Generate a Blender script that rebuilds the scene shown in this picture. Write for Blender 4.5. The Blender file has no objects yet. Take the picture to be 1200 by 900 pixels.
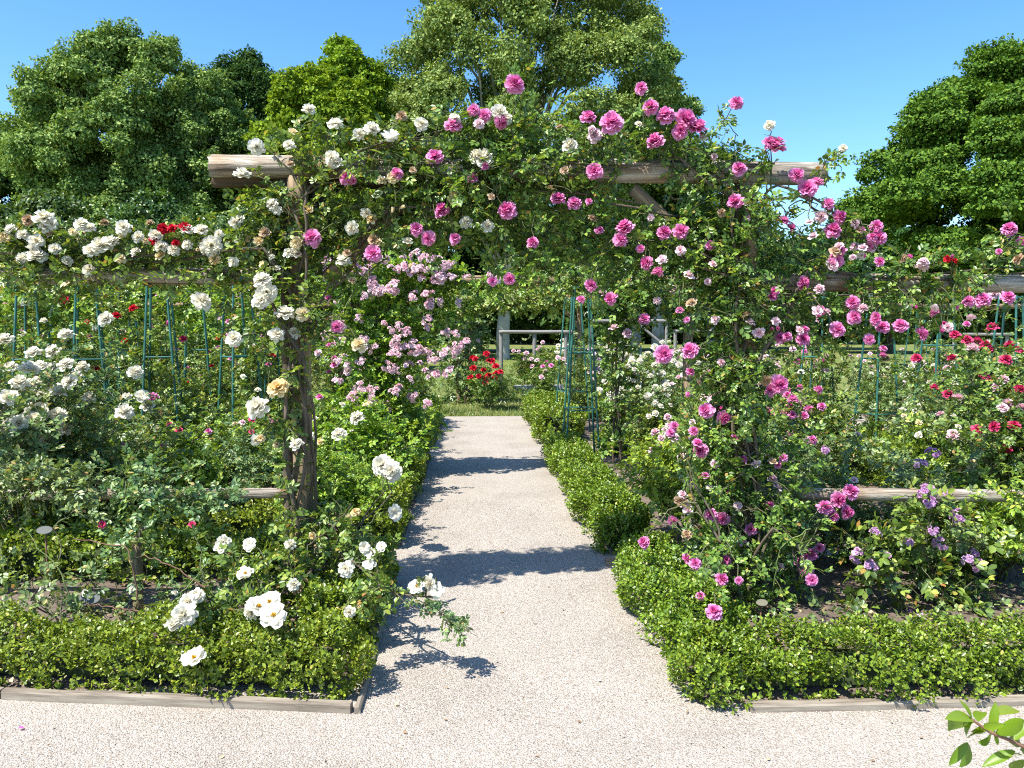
import bpy, bmesh, math, random
import numpy as np
from mathutils import Vector, Matrix, Euler, Quaternion

random.seed(7)
rng = np.random.default_rng(11)
scn = bpy.context.scene
COL = scn.collection
R = math.radians

# ------------------------------------------------------------------ camera
F = 900.0
CAM = Vector((0, 0, 1.6))
cam_rot = Euler((R(90 - 4.26), 0, R(-2.74)), 'XYZ')
RC = cam_rot.to_matrix()
cd = bpy.data.cameras.new('camera')
cam = bpy.data.objects.new('camera', cd)
COL.objects.link(cam)
cam.location = CAM
cam.rotation_euler = cam_rot
cd.sensor_width = 36
cd.lens = 27
cd.clip_end = 3000
cd.clip_start = 0.05
cd.dof.use_dof = True
cd.dof.focus_distance = 4.6
cd.dof.aperture_fstop = 10.0
scn.camera = cam


def ray(px, py):
    return RC @ Vector(((px - 600) / F, (450 - py) / F, -1))


def at(px, py, Y):
    d = ray(px, py)
    return CAM + d * (Y / d.y)


def gp(px, py, z=0.0):
    d = ray(px, py)
    return CAM + d * ((z - CAM.z) / d.z)


# ------------------------------------------------------------------ light
SUN = Vector((-0.50, -0.36, 1.0)).normalized()
sd = bpy.data.lights.new('sun', 'SUN')
so = bpy.data.objects.new('sun', sd)
COL.objects.link(so)
sd.energy = 4.5
sd.angle = R(0.53)
sd.color = (1.0, 0.965, 0.90)
so.rotation_euler = SUN.to_track_quat('Z', 'Y').to_euler()
so.location = (-20, -15, 40)
w = bpy.data.worlds.new('World')
scn.world = w
w.use_nodes = True
nt = w.node_tree
bg = nt.nodes['Background']
sky = nt.nodes.new('ShaderNodeTexSky')
sky.sky_type = 'NISHITA'
sky.sun_disc = False
sky.sun_elevation = math.asin(SUN.z)
sky.sun_rotation = math.atan2(SUN.x, SUN.y)
sky.altitude = 100
sky.air_density = 1.0
sky.dust_density = 0.6
sky.ozone_density = 3.2
hsv = nt.nodes.new('ShaderNodeHueSaturation')
hsv.inputs['Saturation'].default_value = 1.26
nt.links.new(sky.outputs[0], hsv.inputs['Color'])
nt.links.new(hsv.outputs[0], bg.inputs[0])
bg.inputs[1].default_value = 0.13

scn.view_settings.view_transform = 'Standard'
scn.view_settings.look = 'None'
scn.view_settings.exposure = 1.12
scn.view_settings.gamma = 1
c = scn.cycles
c.max_bounces = 6
c.diffuse_bounces = 3
c.glossy_bounces = 2
c.transmission_bounces = 4
c.transparent_max_bounces = 4
c.caustics_reflective = False
c.caustics_refractive = False
c.sample_clamp_indirect = 6
c.use_denoising = False
c.pixel_filter_type = 'BLACKMAN_HARRIS'
c.filter_width = 1.1
try:
    c.denoiser = 'OPENIMAGEDENOISE'
    c.denoising_prefilter = 'ACCURATE'
except Exception:
    pass


# ------------------------------------------------------------------ materials
def mat(name):
    m = bpy.data.materials.new(name)
    m.use_nodes = True
    n = m.node_tree
    for x in list(n.nodes):
        n.nodes.remove(x)
    out = n.nodes.new('ShaderNodeOutputMaterial')
    return m, n, out


def ramp(n, stops, interp='LINEAR'):
    r = n.nodes.new('ShaderNodeValToRGB')
    r.color_ramp.interpolation = interp
    el = r.color_ramp.elements
    el[0].position, el[0].color = stops[0][0], (*stops[0][1], 1)
    el[1].position, el[1].color = stops[-1][0], (*stops[-1][1], 1)
    for p, cc in stops[1:-1]:
        e = el.new(p)
        e.color = (*cc, 1)
    return r


def leaf_mat(name, stops, trans=0.30, rough=0.38, tcol=(1.25, 1.15, .45), spec=0.5, back=1.15):
    """leaves: every leaf (mesh island) draws its own tint from the ramp; thin, so they let light through"""
    m, n, out = mat(name)
    L = n.links.new
    g = n.nodes.new('ShaderNodeNewGeometry')
    oi = n.nodes.new('ShaderNodeObjectInfo')
    r = ramp(n, stops)
    L(g.outputs['Random Per Island'], r.inputs[0])
    hs = n.nodes.new('ShaderNodeHueSaturation')
    mr = n.nodes.new('ShaderNodeMapRange')
    mr.inputs[3].default_value, mr.inputs[4].default_value = 0.485, 0.515
    L(oi.outputs['Random'], mr.inputs[0])
    L(mr.outputs[0], hs.inputs['Hue'])
    L(r.outputs[0], hs.inputs['Color'])
    p = n.nodes.new('ShaderNodeBsdfPrincipled')
    p.inputs['Roughness'].default_value = rough
    p.inputs['Specular IOR Level'].default_value = spec
    mx = n.nodes.new('ShaderNodeMix')
    mx.data_type = 'RGBA'
    mx.blend_type = 'MULTIPLY'
    mx.inputs[0].default_value = 1
    L(hs.outputs[0], mx.inputs[6])
    mx.inputs[7].default_value = (back, back, back * 1.05, 1)
    sel = n.nodes.new('ShaderNodeMix')
    sel.data_type = 'RGBA'
    L(g.outputs['Backfacing'], sel.inputs[0])
    L(hs.outputs[0], sel.inputs[6])
    L(mx.outputs[2], sel.inputs[7])
    L(sel.outputs[2], p.inputs['Base Color'])
    t = n.nodes.new('ShaderNodeBsdfTranslucent')
    tm = n.nodes.new('ShaderNodeMix')
    tm.data_type = 'RGBA'
    tm.blend_type = 'MULTIPLY'
    tm.inputs[0].default_value = 1
    L(hs.outputs[0], tm.inputs[6])
    tm.inputs[7].default_value = (*tcol, 1)
    L(tm.outputs[2], t.inputs[0])
    ms = n.nodes.new('ShaderNodeMixShader')
    ms.inputs[0].default_value = trans
    L(p.outputs[0], ms.inputs[1])
    L(t.outputs[0], ms.inputs[2])
    L(ms.outputs[0], out.inputs[0])
    return m


def petal_mat(name, stops, trans=0.3, edge=None, lo=.16, hi=.5):
    m, n, out = mat(name)
    L = n.links.new
    g = n.nodes.new('ShaderNodeNewGeometry')
    oi = n.nodes.new('ShaderNodeObjectInfo')
    r = ramp(n, stops)
    ad = n.nodes.new('ShaderNodeMath')
    ad.operation = 'MULTIPLY_ADD'
    L(oi.outputs['Random'], ad.inputs[0])
    ad.inputs[1].default_value = 0.5
    sc = n.nodes.new('ShaderNodeMath')
    sc.operation = 'MULTIPLY'
    L(g.outputs['Random Per Island'], sc.inputs[0])
    sc.inputs[1].default_value = 0.5
    L(sc.outputs[0], ad.inputs[2])
    L(ad.outputs[0], r.inputs[0])
    colour = r.outputs[0]
    if edge:
        tc = n.nodes.new('ShaderNodeTexCoord')
        ln = n.nodes.new('ShaderNodeVectorMath')
        ln.operation = 'LENGTH'
        mu = n.nodes.new('ShaderNodeVectorMath')
        mu.operation = 'MULTIPLY'
        mu.inputs[1].default_value = (1, 1, .35)
        L(tc.outputs['Object'], mu.inputs[0])
        L(mu.outputs[0], ln.inputs[0])
        em = n.nodes.new('ShaderNodeMapRange')
        em.inputs[1].default_value, em.inputs[2].default_value = lo, hi
        L(ln.outputs['Value'], em.inputs[0])
        ex = n.nodes.new('ShaderNodeMix')
        ex.data_type = 'RGBA'
        L(em.outputs[0], ex.inputs[0])
        L(colour, ex.inputs[6])
        ex.inputs[7].default_value = (*edge, 1)
        colour = ex.outputs[2]
    p = n.nodes.new('ShaderNodeBsdfPrincipled')
    p.inputs['Roughness'].default_value = 0.65
    p.inputs['Specular IOR Level'].default_value = 0.25
    L(colour, p.inputs['Base Color'])
    t = n.nodes.new('ShaderNodeBsdfTranslucent')
    L(colour, t.inputs[0])
    ms = n.nodes.new('ShaderNodeMixShader')
    ms.inputs[0].default_value = trans
    L(p.outputs[0], ms.inputs[1])
    L(t.outputs[0], ms.inputs[2])
    L(ms.outputs[0], out.inputs[0])
    return m


def noisy(name, stops, scale=(1, 1, 1), nscale=5, detail=6, rough=0.8, bump=0.3, bdist=0.01, dist=0.0, spec=0.3, coord='Object', second=None):
    m, n, out = mat(name)
    L = n.links.new
    tc = n.nodes.new('ShaderNodeTexCoord')
    mp = n.nodes.new('ShaderNodeMapping')
    mp.inputs['Scale'].default_value = scale
    L(tc.outputs[coord], mp.inputs[0])
    nz = n.nodes.new('ShaderNodeTexNoise')
    nz.inputs['Scale'].default_value = nscale
    nz.inputs['Detail'].default_value = detail
    nz.inputs['Roughness'].default_value = 0.65
    nz.inputs['Distortion'].default_value = dist
    L(mp.outputs[0], nz.inputs['Vector'])
    r = ramp(n, stops)
    L(nz.outputs[0], r.inputs[0])
    colour = r.outputs[0]
    if second:
        nz2 = n.nodes.new('ShaderNodeTexNoise')
        nz2.inputs['Scale'].default_value = second[0]
        nz2.inputs['Detail'].default_value = 4
        L(tc.outputs[coord], nz2.inputs['Vector'])
        r2 = ramp(n, second[1])
        L(nz2.outputs[0], r2.inputs[0])
        mx = n.nodes.new('ShaderNodeMix')
        mx.data_type = 'RGBA'
        mx.blend_type = 'MULTIPLY'
        mx.inputs[0].default_value = 1
        L(colour, mx.inputs[6])
        L(r2.outputs[0], mx.inputs[7])
        colour = mx.outputs[2]
    p = n.nodes.new('ShaderNodeBsdfPrincipled')
    p.inputs['Roughness'].default_value = rough
    p.inputs['Specular IOR Level'].default_value = spec
    L(colour, p.inputs['Base Color'])
    if bump:
        b = n.nodes.new('ShaderNodeBump')
        b.inputs['Strength'].default_value = bump
        b.inputs['Distance'].default_value = bdist
        L(nz.outputs[0], b.inputs['Height'])
        L(b.outputs[0], p.inputs['Normal'])
    L(p.outputs[0], out.inputs[0])
    return m


def gravel_mat():
    m, n, out = mat('gravel')
    L = n.links.new
    tc = n.nodes.new('ShaderNodeTexCoord')
    vo = n.nodes.new('ShaderNodeTexVoronoi')
    vo.inputs['Scale'].default_value = 150
    vo.inputs['Randomness'].default_value = 1
    L(tc.outputs['Object'], vo.inputs['Vector'])
    r = ramp(n, [(0, (0.290, 0.248, 0.200)), (.1, (0.361, 0.318, 0.268)), (.5, (0.418, 0.374, 0.319)), (.85, (0.466, 0.426, 0.370)), (1, (0.528, 0.500, 0.451))])
    sep = n.nodes.new('ShaderNodeSeparateColor')
    L(vo.outputs['Color'], sep.inputs[0])
    L(sep.outputs[0], r.inputs[0])
    dk = ramp(n, [(0, (1, 1, 1)), (.5, (.97, .96, .95)), (.8, (.70, .67, .63))])
    L(vo.outputs['Distance'], dk.inputs[0])
    big = n.nodes.new('ShaderNodeTexNoise')
    big.inputs['Scale'].default_value = 1.7
    big.inputs['Detail'].default_value = 5
    L(tc.outputs['Object'], big.inputs['Vector'])
    br = ramp(n, [(.25, (.80, .78, .76)), (.5, (.97, .96, .95)), (.75, (1.06, 1.05, 1.04))])
    L(big.outputs[0], br.inputs[0])
    a = n.nodes.new('ShaderNodeMix'); a.data_type = 'RGBA'; a.blend_type = 'MULTIPLY'; a.inputs[0].default_value = 1
    L(r.outputs[0], a.inputs[6]); L(dk.outputs[0], a.inputs[7])
    b2 = n.nodes.new('ShaderNodeMix'); b2.data_type = 'RGBA'; b2.blend_type = 'MULTIPLY'; b2.inputs[0].default_value = 1
    L(a.outputs[2], b2.inputs[6]); L(br.outputs[0], b2.inputs[7])
    p = n.nodes.new('ShaderNodeBsdfPrincipled')
    p.inputs['Roughness'].default_value = .85
    p.inputs['Specular IOR Level'].default_value = .25
    L(b2.outputs[2], p.inputs['Base Color'])
    bp = n.nodes.new('ShaderNodeBump')
    bp.invert = True
    bp.inputs['Strength'].default_value = .9
    bp.inputs['Distance'].default_value = .006
    L(vo.outputs['Distance'], bp.inputs['Height'])
    L(bp.outputs[0], p.inputs['Normal'])
    L(p.outputs[0], out.inputs[0])
    return m


def island_mat(name, stops, rough=.8):
    m, n, out = mat(name)
    g = n.nodes.new('ShaderNodeNewGeometry')
    r = ramp(n, stops)
    n.links.new(g.outputs['Random Per Island'], r.inputs[0])
    p = n.nodes.new('ShaderNodeBsdfPrincipled')
    p.inputs['Roughness'].default_value = rough
    p.inputs['Specular IOR Level'].default_value = .25
    n.links.new(r.outputs[0], p.inputs['Base Color'])
    n.links.new(p.outputs[0], out.inputs[0])
    return m


ROSE = [(0, (0.046, 0.087, 0.020)), (.3, (0.097, 0.174, 0.029)), (.62, (0.168, 0.273, 0.044)), (.85, (0.270, 0.376, 0.064)), (.95, (0.380, 0.447, 0.077)), (1, (0.380, 0.182, 0.054))]
M = dict(
    rose=leaf_mat('rose_leaf', ROSE),
    rose_grey=leaf_mat('rose_leaf_grey', [(0, (0.065, 0.116, 0.048)), (.4, (0.130, 0.219, 0.069)), (.75, (0.223, 0.325, 0.105)), (.95, (0.352, 0.418, 0.131)), (1, (0.565, 0.355, 0.156))]),
    rose_lime=leaf_mat('rose_leaf_lime', [(0, (0.081, 0.147, 0.018)), (.4, (0.181, 0.309, 0.033)), (.75, (0.314, 0.455, 0.048)), (1, (0.486, 0.566, 0.083))], trans=.34),
    rose_gold=leaf_mat('rose_leaf_gold', [(0, (0.097, 0.132, 0.025)), (.4, (0.207, 0.291, 0.051)), (.8, (0.331, 0.397, 0.089)), (1, (0.455, 0.356, 0.127))]),
    box=leaf_mat('box_leaf', [(0, (0.057, 0.099, 0.010)), (.3, (0.132, 0.213, 0.017)), (.7, (0.213, 0.308, 0.023)), (.93, (0.293, 0.375, 0.033)), (1, (0.414, 0.370, 0.080))], trans=.25, rough=.38),
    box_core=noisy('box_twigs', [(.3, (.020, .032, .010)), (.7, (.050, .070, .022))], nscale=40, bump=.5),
    sprig=leaf_mat('fresh_leaf', [(0, (.13, .24, .015)), (.6, (.22, .33, .02)), (1, (.32, .38, .035))], trans=.45, rough=.4),
    t_plane=leaf_mat('plane_leaf', [(0, (0.079, 0.136, 0.039)), (.4, (0.158, 0.249, 0.062)), (.8, (0.259, 0.363, 0.097)), (1, (0.425, 0.498, 0.162))], trans=.22, rough=.7, spec=.1),
    t_dark=leaf_mat('dark_leaf', [(0, (0.020, 0.048, 0.014)), (.5, (0.044, 0.099, 0.022)), (1, (0.093, 0.168, 0.036))], trans=.2, rough=.7, spec=.1),
    t_lime=leaf_mat('lime_leaf', [(0, (0.085, 0.159, 0.013)), (.5, (0.177, 0.298, 0.022)), (1, (0.307, 0.429, 0.043))], trans=.28, rough=.7, spec=.1),
    t_chestnut=leaf_mat('chestnut_leaf', [(0, (0.037, 0.084, 0.012)), (.5, (0.083, 0.170, 0.018)), (.9, (0.160, 0.268, 0.029)), (1, (0.225, 0.325, 0.042))], trans=.2, rough=.65, spec=.15),
    t_shrub=leaf_mat('shrub_leaf', [(0, (0.038, 0.075, 0.018)), (.5, (0.077, 0.144, 0.028)), (1, (0.147, 0.228, 0.044))]),
    stem=noisy('rose_stem', [(.3, (.06, .09, .03)), (.6, (.12, .12, .055)), (.8, (.16, .10, .06))], nscale=12, bump=.2),
    dead=noisy('dead_stem', [(.3, (.16, .08, .05)), (.7, (.30, .17, .11))], nscale=14, bump=.2),
    green_cane=noisy('green_cane', [(.3, (.14, .22, .06)), (.7, (.24, .28, .09))], nscale=9, bump=.1),
    cane=noisy('old_cane', [(.3, (.055, .045, .03)), (.6, (.13, .10, .07)), (.8, (.22, .18, .13))], scale=(1, 1, .4), nscale=30, bump=.5),
    timber=noisy('weathered_log', [(.34, (0.066, 0.050, 0.036)), (.44, (0.226, 0.193, 0.153)), (.55, (0.406, 0.366, 0.305)), (.7, (0.584, 0.549, 0.466))], scale=(9, 9, .8), nscale=3.0, detail=10, dist=.9, bump=1.0, bdist=.016,
                 second=(2.6, [(.38, (.80, .62, .46)), (.56, (1, 1, 1))])),
    timber_brown=noisy('brown_post', [(.33, (0.062, 0.043, 0.027)), (.46, (0.208, 0.147, 0.090)), (.7, (0.416, 0.302, 0.179))], scale=(9, 9, .5), nscale=3, detail=8, dist=.3, bump=.6, bdist=.01),
    timber_dark=noisy('dark_log', [(.33, (0.024, 0.016, 0.009)), (.46, (0.080, 0.054, 0.032)), (.7, (0.160, 0.112, 0.064))], scale=(9, 9, .5), nscale=3, detail=8, dist=.3, bump=.6, bdist=.01),
    timber_pale=noisy('pale_wood', [(.3, (.16, .145, .13)), (.7, (.30, .28, .26))], scale=(6, 6, .6), nscale=3, bump=.2),
    board=noisy('edging_wood', [(.3, (0.087, 0.067, 0.047)), (.48, (0.232, 0.193, 0.147)), (.7, (0.364, 0.326, 0.253))], scale=(.7, 9, 9), nscale=4, detail=8, bump=.5, bdist=.006),
    metal=noisy('green_paint', [(.3, (0.018, 0.096, 0.075)), (.6, (0.036, 0.153, 0.119)), (.8, (0.068, 0.169, 0.136))], nscale=14, rough=.45, bump=.1, spec=.5),
    soil=noisy('bare_soil', [(.25, (.085, .06, .045)), (.5, (.165, .125, .095)), (.75, (.25, .20, .155))], nscale=16, detail=10, rough=.95, bump=1, bdist=.03,
               second=(1.5, [(.3, (.75, .75, .75)), (.7, (1.1, 1.1, 1.1))])),
    lawn=noisy('mown_lawn', [(.25, (.095, .12, .03)), (.5, (.145, .17, .045)), (.75, (.205, .21, .07))], nscale=1.2, detail=12, rough=.9, bump=.6, bdist=.04,
               second=(.12, [(.35, (.86, .95, .8)), (.65, (1.06, 1.0, 1.0))])),
    gravel=gravel_mat(),
    pebble=island_mat('pebble', [(0, (0.273, 0.231, 0.183)), (.12, (0.352, 0.309, 0.255)), (.6, (0.422, 0.378, 0.323)), (.9, (0.484, 0.444, 0.387)), (1, (0.546, 0.518, 0.468))]),
    grass=leaf_mat('grass_blade', [(0, (.08, .14, .025)), (.5, (.17, .23, .05)), (1, (.32, .31, .11))], trans=.3),
    bark_pale=noisy('pale_bark', [(.3, (0.195, 0.180, 0.135)), (.5, (0.420, 0.398, 0.330)), (.75, (0.620, 0.600, 0.540))], nscale=2.5, detail=5, bump=.2, scale=(1, 1, .5)),
    bark=noisy('bark', [(.3, (.035, .027, .02)), (.7, (.11, .085, .06))], nscale=4, scale=(3, 3, .5), bump=.6, bdist=.05),
    stone=noisy('pale_stone', [(.3, (.30, .29, .27)), (.7, (.42, .41, .39))], nscale=9, bump=.2),
    plate=noisy('grey_plastic', [(.3, (.06, .07, .065)), (.7, (.10, .11, .105))], nscale=5, rough=.6, bump=0),
    plate_olive=noisy('olive_plastic', [(.3, (.17, .16, .11)), (.7, (.24, .22, .15))], nscale=5, rough=.35, bump=0),
    litter=island_mat('dry_leaf', [(0, (.14, .08, .045)), (.5, (.30, .20, .11)), (1, (.45, .36, .22))]),
)
P = dict(
    hot=petal_mat('hot_pink_petal', [(0, (.60, .045, .27)), (.35, (.70, .085, .36)), (.7, (.77, .16, .46)), (1, (.82, .30, .57))], edge=(.86, .42, .64), lo=.14, hi=.55, trans=.38),
    pale=petal_mat('pale_pink_petal', [(0, (.80, .45, .53)), (.5, (.84, .58, .63)), (1, (.87, .72, .73))], edge=(.86, .66, .70), lo=.2, hi=.6),
    white=petal_mat('white_petal', [(0, (.80, .71, .48)), (.45, (.83, .78, .62)), (1, (.85, .82, .70))], edge=(.87, .84, .74), lo=.1, hi=.45, trans=.48),
    cream=petal_mat('cream_petal', [(0, (.78, .55, .22)), (.5, (.84, .71, .42)), (1, (.87, .80, .60))], trans=.42),
    red=petal_mat('red_petal', [(0, (.42, .006, .018)), (.5, (.58, .012, .030)), (1, (.70, .03, .07))]),
    crimson=petal_mat('crimson_petal', [(0, (.44, .012, .07)), (.5, (.62, .03, .13)), (1, (.72, .10, .24))], edge=(.74, .09, .22), hi=.6),
    violet=petal_mat('violet_petal', [(0, (.48, .22, .44)), (.5, (.62, .36, .57)), (1, (.76, .58, .72))]),
    spent=petal_mat('faded_petal', [(0, (.32, .19, .10)), (.5, (.52, .36, .22)), (1, (.68, .52, .36))]),
    stamen=petal_mat('yellow_stamen', [(0, (.70, .40, .02)), (1, (.85, .58, .06))]),
)


# ------------------------------------------------------------------ mesh helpers
def np_mesh(name, V, Q, mats, mi=None, smooth=False):
    V = np.asarray(V, np.float32).reshape(-1, 3)
    Q = np.asarray(Q, np.int32)
    k = Q.shape[1]
    me = bpy.data.meshes.new(name)
    me.vertices.add(len(V))
    me.vertices.foreach_set('co', V.ravel())
    me.loops.add(Q.size)
    me.loops.foreach_set('vertex_index', Q.ravel())
    me.polygons.add(len(Q))
    me.polygons.foreach_set('loop_start', np.arange(0, Q.size, k, dtype=np.int32))
    me.polygons.foreach_set('loop_total', np.full(len(Q), k, np.int32))
    for m in (mats if isinstance(mats, (list, tuple)) else [mats]):
        me.materials.append(m)
    if mi is not None:
        me.polygons.foreach_set('material_index', np.asarray(mi, np.int32))
    if smooth:
        me.polygons.foreach_set('use_smooth', np.ones(len(Q), bool))
    me.update(calc_edges=True)
    return me


class Geo:
    def __init__(s):
        s.V, s.Q, s.m, s.n = [], [], [], 0

    def add(s, V, Q, mi=0):
        V = np.asarray(V, float).reshape(-1, 3)
        if not len(V):
            return
        s.V.append(V)
        s.Q.append(np.asarray(Q) + s.n)
        s.m.append(np.full(len(Q), mi))
        s.n += len(V)

    def mesh(s, name, mats, smooth=False):
        return np_mesh(name, np.concatenate(s.V), np.concatenate(s.Q), mats, np.concatenate(s.m), smooth)


def obj(name, me, parent=None, loc=None):
    o = bpy.data.objects.new(name, me)
    COL.objects.link(o)
    if parent is not None:
        o.parent = parent
    if loc is not None:
        o.location = loc
    return o


def tag(o, label=None, cat=None, group=None, kind=None):
    if label:
        o['label'] = label
    if cat:
        o['category'] = cat
    if group:
        o['group'] = group
    if kind:
        o['kind'] = kind
    return o


def thing(name, label, cat, loc=(0, 0, 0), rz=0, group=None):
    o = bpy.data.objects.new(name, None)
    o.empty_display_size = .1
    COL.objects.link(o)
    o.location = loc
    o.rotation_euler = (0, 0, rz)
    return tag(o, label, cat, group)


def copy_tree(o, parent=None):
    q = o.copy()
    COL.objects.link(q)
    if parent is not None:
        q.parent = parent
    for ch in list(o.children):
        copy_tree(ch, q)
    return q


def nrm(a):
    return a / np.maximum(np.linalg.norm(a, axis=-1, keepdims=True), 1e-9)


def rnd_dir(n):
    return nrm(rng.normal(size=(n, 3)))


def stamp(T, Tq, Pn, D, N, S):
    """copies of a template (x across, y along D, z along N) at the points Pn with sizes S"""
    D = nrm(D)
    Z = nrm(N - (N * D).sum(1, keepdims=True) * D)
    X = np.cross(D, Z)
    S = np.broadcast_to(np.asarray(S, float), (len(Pn),))[:, None, None]
    V = Pn[:, None] + S * (T[None, :, 0:1] * X[:, None] + T[None, :, 1:2] * D[:, None] + T[None, :, 2:3] * Z[:, None])
    Q = Tq[None] + (np.arange(len(Pn)) * len(T))[:, None, None]
    return V.reshape(-1, 3), Q.reshape(-1, Tq.shape[1])


# one leaflet: two folded quads
LQ = np.array([[0, 5, 4, 3], [0, 3, 2, 1]])


def leaflet(length=1., width=.62, fold=.10, droop=.10):
    h = width / 2
    return np.array([[0, 0, 0], [-h * .85, .30, fold], [-h * .88, .66, fold * .6], [0, 1, -droop], [h * .88, .66, fold * .6], [h * .85, .30, fold]]) * [length, length, length]


def compound(seed, n_pairs=2, width=.62):
    r = np.random.default_rng(seed)
    g = Geo()
    spots = [(0, .62, 0)]
    for i in range(n_pairs):
        y = .52 - i * .26
        spots += [(-1, y, 0), (1, y, 0)]
    for sx, y, _ in spots:
        L = leaflet(width=width * r.uniform(.9, 1.12), fold=r.uniform(.06, .14), droop=r.uniform(.02, .2))
        a = sx * R(r.uniform(48, 66)) + R(r.uniform(-8, 8))
        tip = r.uniform(-.25, .15)
        s = r.uniform(.36, .44)
        x, yy, z = L[:, 0] * s, L[:, 1] * s, L[:, 2] * s + L[:, 1] * s * tip
        ca, sa = math.cos(a), math.sin(a)
        g.add(np.stack([x * ca + yy * sa + sx * .02, -x * sa + yy * ca + y, z + y * y * -.10], 1), LQ)
    return np.concatenate(g.V), np.concatenate(g.Q)


COMP = [compound(i) for i in range(5)]
COMP3 = [compound(20 + i, 1, .7) for i in range(3)]


def grow(p0, d0, L, K=5, droop=.12, wob=.22):
    """N twigs at once: (N, K+1, 3) points"""
    p = np.array(p0, float)
    d = nrm(np.array(d0, float))
    pts = [p]
    for k in range(K):
        d = nrm(d + rng.normal(size=d.shape) * wob + np.array([0, 0, -droop]))
        p = p + d * (np.asarray(L)[:, None] / K)
        pts.append(p)
    return np.stack(pts, 1)


def tubes(PT, r0, r1, sides=3):
    """thin tubes along N polylines"""
    N, K, _ = PT.shape
    d = nrm(np.gradient(PT, axis=1))
    a = np.where(np.abs(d[..., 2:3]) > .9, np.array([1., 0, 0]), np.array([0, 0, 1.]))
    x = nrm(np.cross(d, a))
    y = np.cross(d, x)
    t = np.linspace(0, 1, K)[None, :, None, None]
    r0 = np.broadcast_to(np.asarray(r0, float), (N,))[:, None, None, None]
    r1 = np.broadcast_to(np.asarray(r1, float), (N,))[:, None, None, None]
    rad = r0 * (1 - t) + r1 * t
    an = np.arange(sides) * 2 * math.pi / sides
    V = PT[:, :, None] + rad * (np.cos(an)[None, None, :, None] * x[:, :, None] + np.sin(an)[None, None, :, None] * y[:, :, None])
    i, k, s = np.meshgrid(np.arange(N), np.arange(K - 1), np.arange(sides), indexing='ij')
    s2 = (s + 1) % sides
    base = i * K * sides
    Q = np.stack([base + k * sides + s, base + k * sides + s2, base + (k + 1) * sides + s2, base + (k + 1) * sides + s], -1).reshape(-1, 4)
    return V.reshape(-1, 3), Q


UP = np.array([0, 0, 1.])
SUNV = np.array(SUN)


def leaves_on(g, PT, size, temps=COMP, per=1, frm=1, mi=0, centre=None, up=1.0, avoid=None):
    """leaves at the nodes of the twigs"""
    N, K, _ = PT.shape
    d = np.gradient(PT, axis=1)
    for rep in range(per):
        Pn = PT[:, frm:].reshape(-1, 3)
        D = nrm(d[:, frm:].reshape(-1, 3))
        Pn = Pn + rng.normal(size=Pn.shape) * .006
        if avoid is not None and len(avoid):
            bad = np.zeros(len(Pn), bool)
            for dirn, reach in ((SUNV, .22), (None, .30)):
                for b in avoid:
                    ax = dirn if dirn is not None else nrm(np.array([CAM.x, CAM.y, CAM.z]) - b[:3])
                    v = Pn - b[:3]
                    t = v @ ax
                    bad |= (t > -.01) & (t < reach) & (np.linalg.norm(v - t[:, None] * ax, axis=1) < b[3])
            Pn, D = Pn[~bad], D[~bad]
        side = rnd_dir(len(Pn))
        D = nrm(D * .55 + side + UP * .12)
        Nn = UP * up + SUNV * .35 + rng.normal(size=Pn.shape) * .55
        if centre is not None:
            Nn = Nn + nrm(Pn - centre) * .5
        S = size * rng.uniform(.7, 1.2, len(Pn))
        which = rng.integers(0, len(temps), len(Pn))
        for t in range(len(temps)):
            k = which == t
            if k.any():
                V, Q = stamp(temps[t][0], temps[t][1], Pn[k], D[k], Nn[k], S[k])
                g.add(V, Q, mi)


# ------------------------------------------------------------------ blooms
def petals(rings, seed, jitter=.06):
    r = np.random.default_rng(seed)
    g = Geo()
    us = np.array([0, .32, .66, 1.])
    prof = np.array([.28, .82, 1., .62])
    PQ = np.array([[i * 3 + j, i * 3 + j + 1, (i + 1) * 3 + j + 1, (i + 1) * 3 + j] for i in range(3) for j in range(2)])
    for (n, th, ln, wd, curl, z0) in rings:
        off = r.uniform(0, 6.28)
        for i in range(n):
            a = off + i * 2 * math.pi / n + r.uniform(-.2, .2)
            t0 = R(th + r.uniform(-9, 9))
            cu = R(curl + r.uniform(-12, 12))
            l = ln * r.uniform(.85, 1.12)
            rr = .015
            z = z0
            V = []
            pu = 0
            for u, pf in zip(us, prof):
                ang = t0 + cu * (u - .3)
                rr += math.sin(ang) * (u - pu) * l
                z += math.cos(ang) * (u - pu) * l
                pu = u
                nr, nz = -math.cos(ang), math.sin(ang)
                for v in (-1, 0, 1):
                    cup = .22 * wd * v * v * pf
                    jr = r.uniform(-1, 1) * jitter * u * .5
                    rad = rr + nr * (cup + jr) 
                    zz = z + nz * (cup + jr)
                    tw = v * wd * .5 * pf * (1 + r.uniform(-.1, .1))
                    V.append((rad * math.cos(a) - tw * math.sin(a), rad * math.sin(a) + tw * math.cos(a), zz))
            g.add(V, PQ)
    return g


PEONY = [(8, 98, .47, .37, 16, .02), (9, 80, .49, .34, 24, .05), (9, 62, .48, .30, 26, .08), (9, 46, .46, .26, 22, .10), (8, 30, .44, .22, 18, .12), (7, 14, .42, .19, 10, .12)]
SEMI = [(7, 94, .50, .38, 10, .02), (8, 74, .49, .34, 18, .04), (8, 54, .46, .28, 16, .07), (7, 36, .43, .23, 10, .09), (6, 16, .40, .20, 4, .10)]
OPEN = [(6, 84, .54, .50, 6, .01), (5, 68, .46, .42, 8, .03)]
SMALL = [(6, 84, .52, .46, 12, .02), (6, 50, .46, .36, 8, .05), (4, 20, .40, .30, 0, .06)]
BUD = [(4, 14, .55, .34, -6, 0), (4, 8, .6, .3, 0, 0.02)]

BANK = {}


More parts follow.
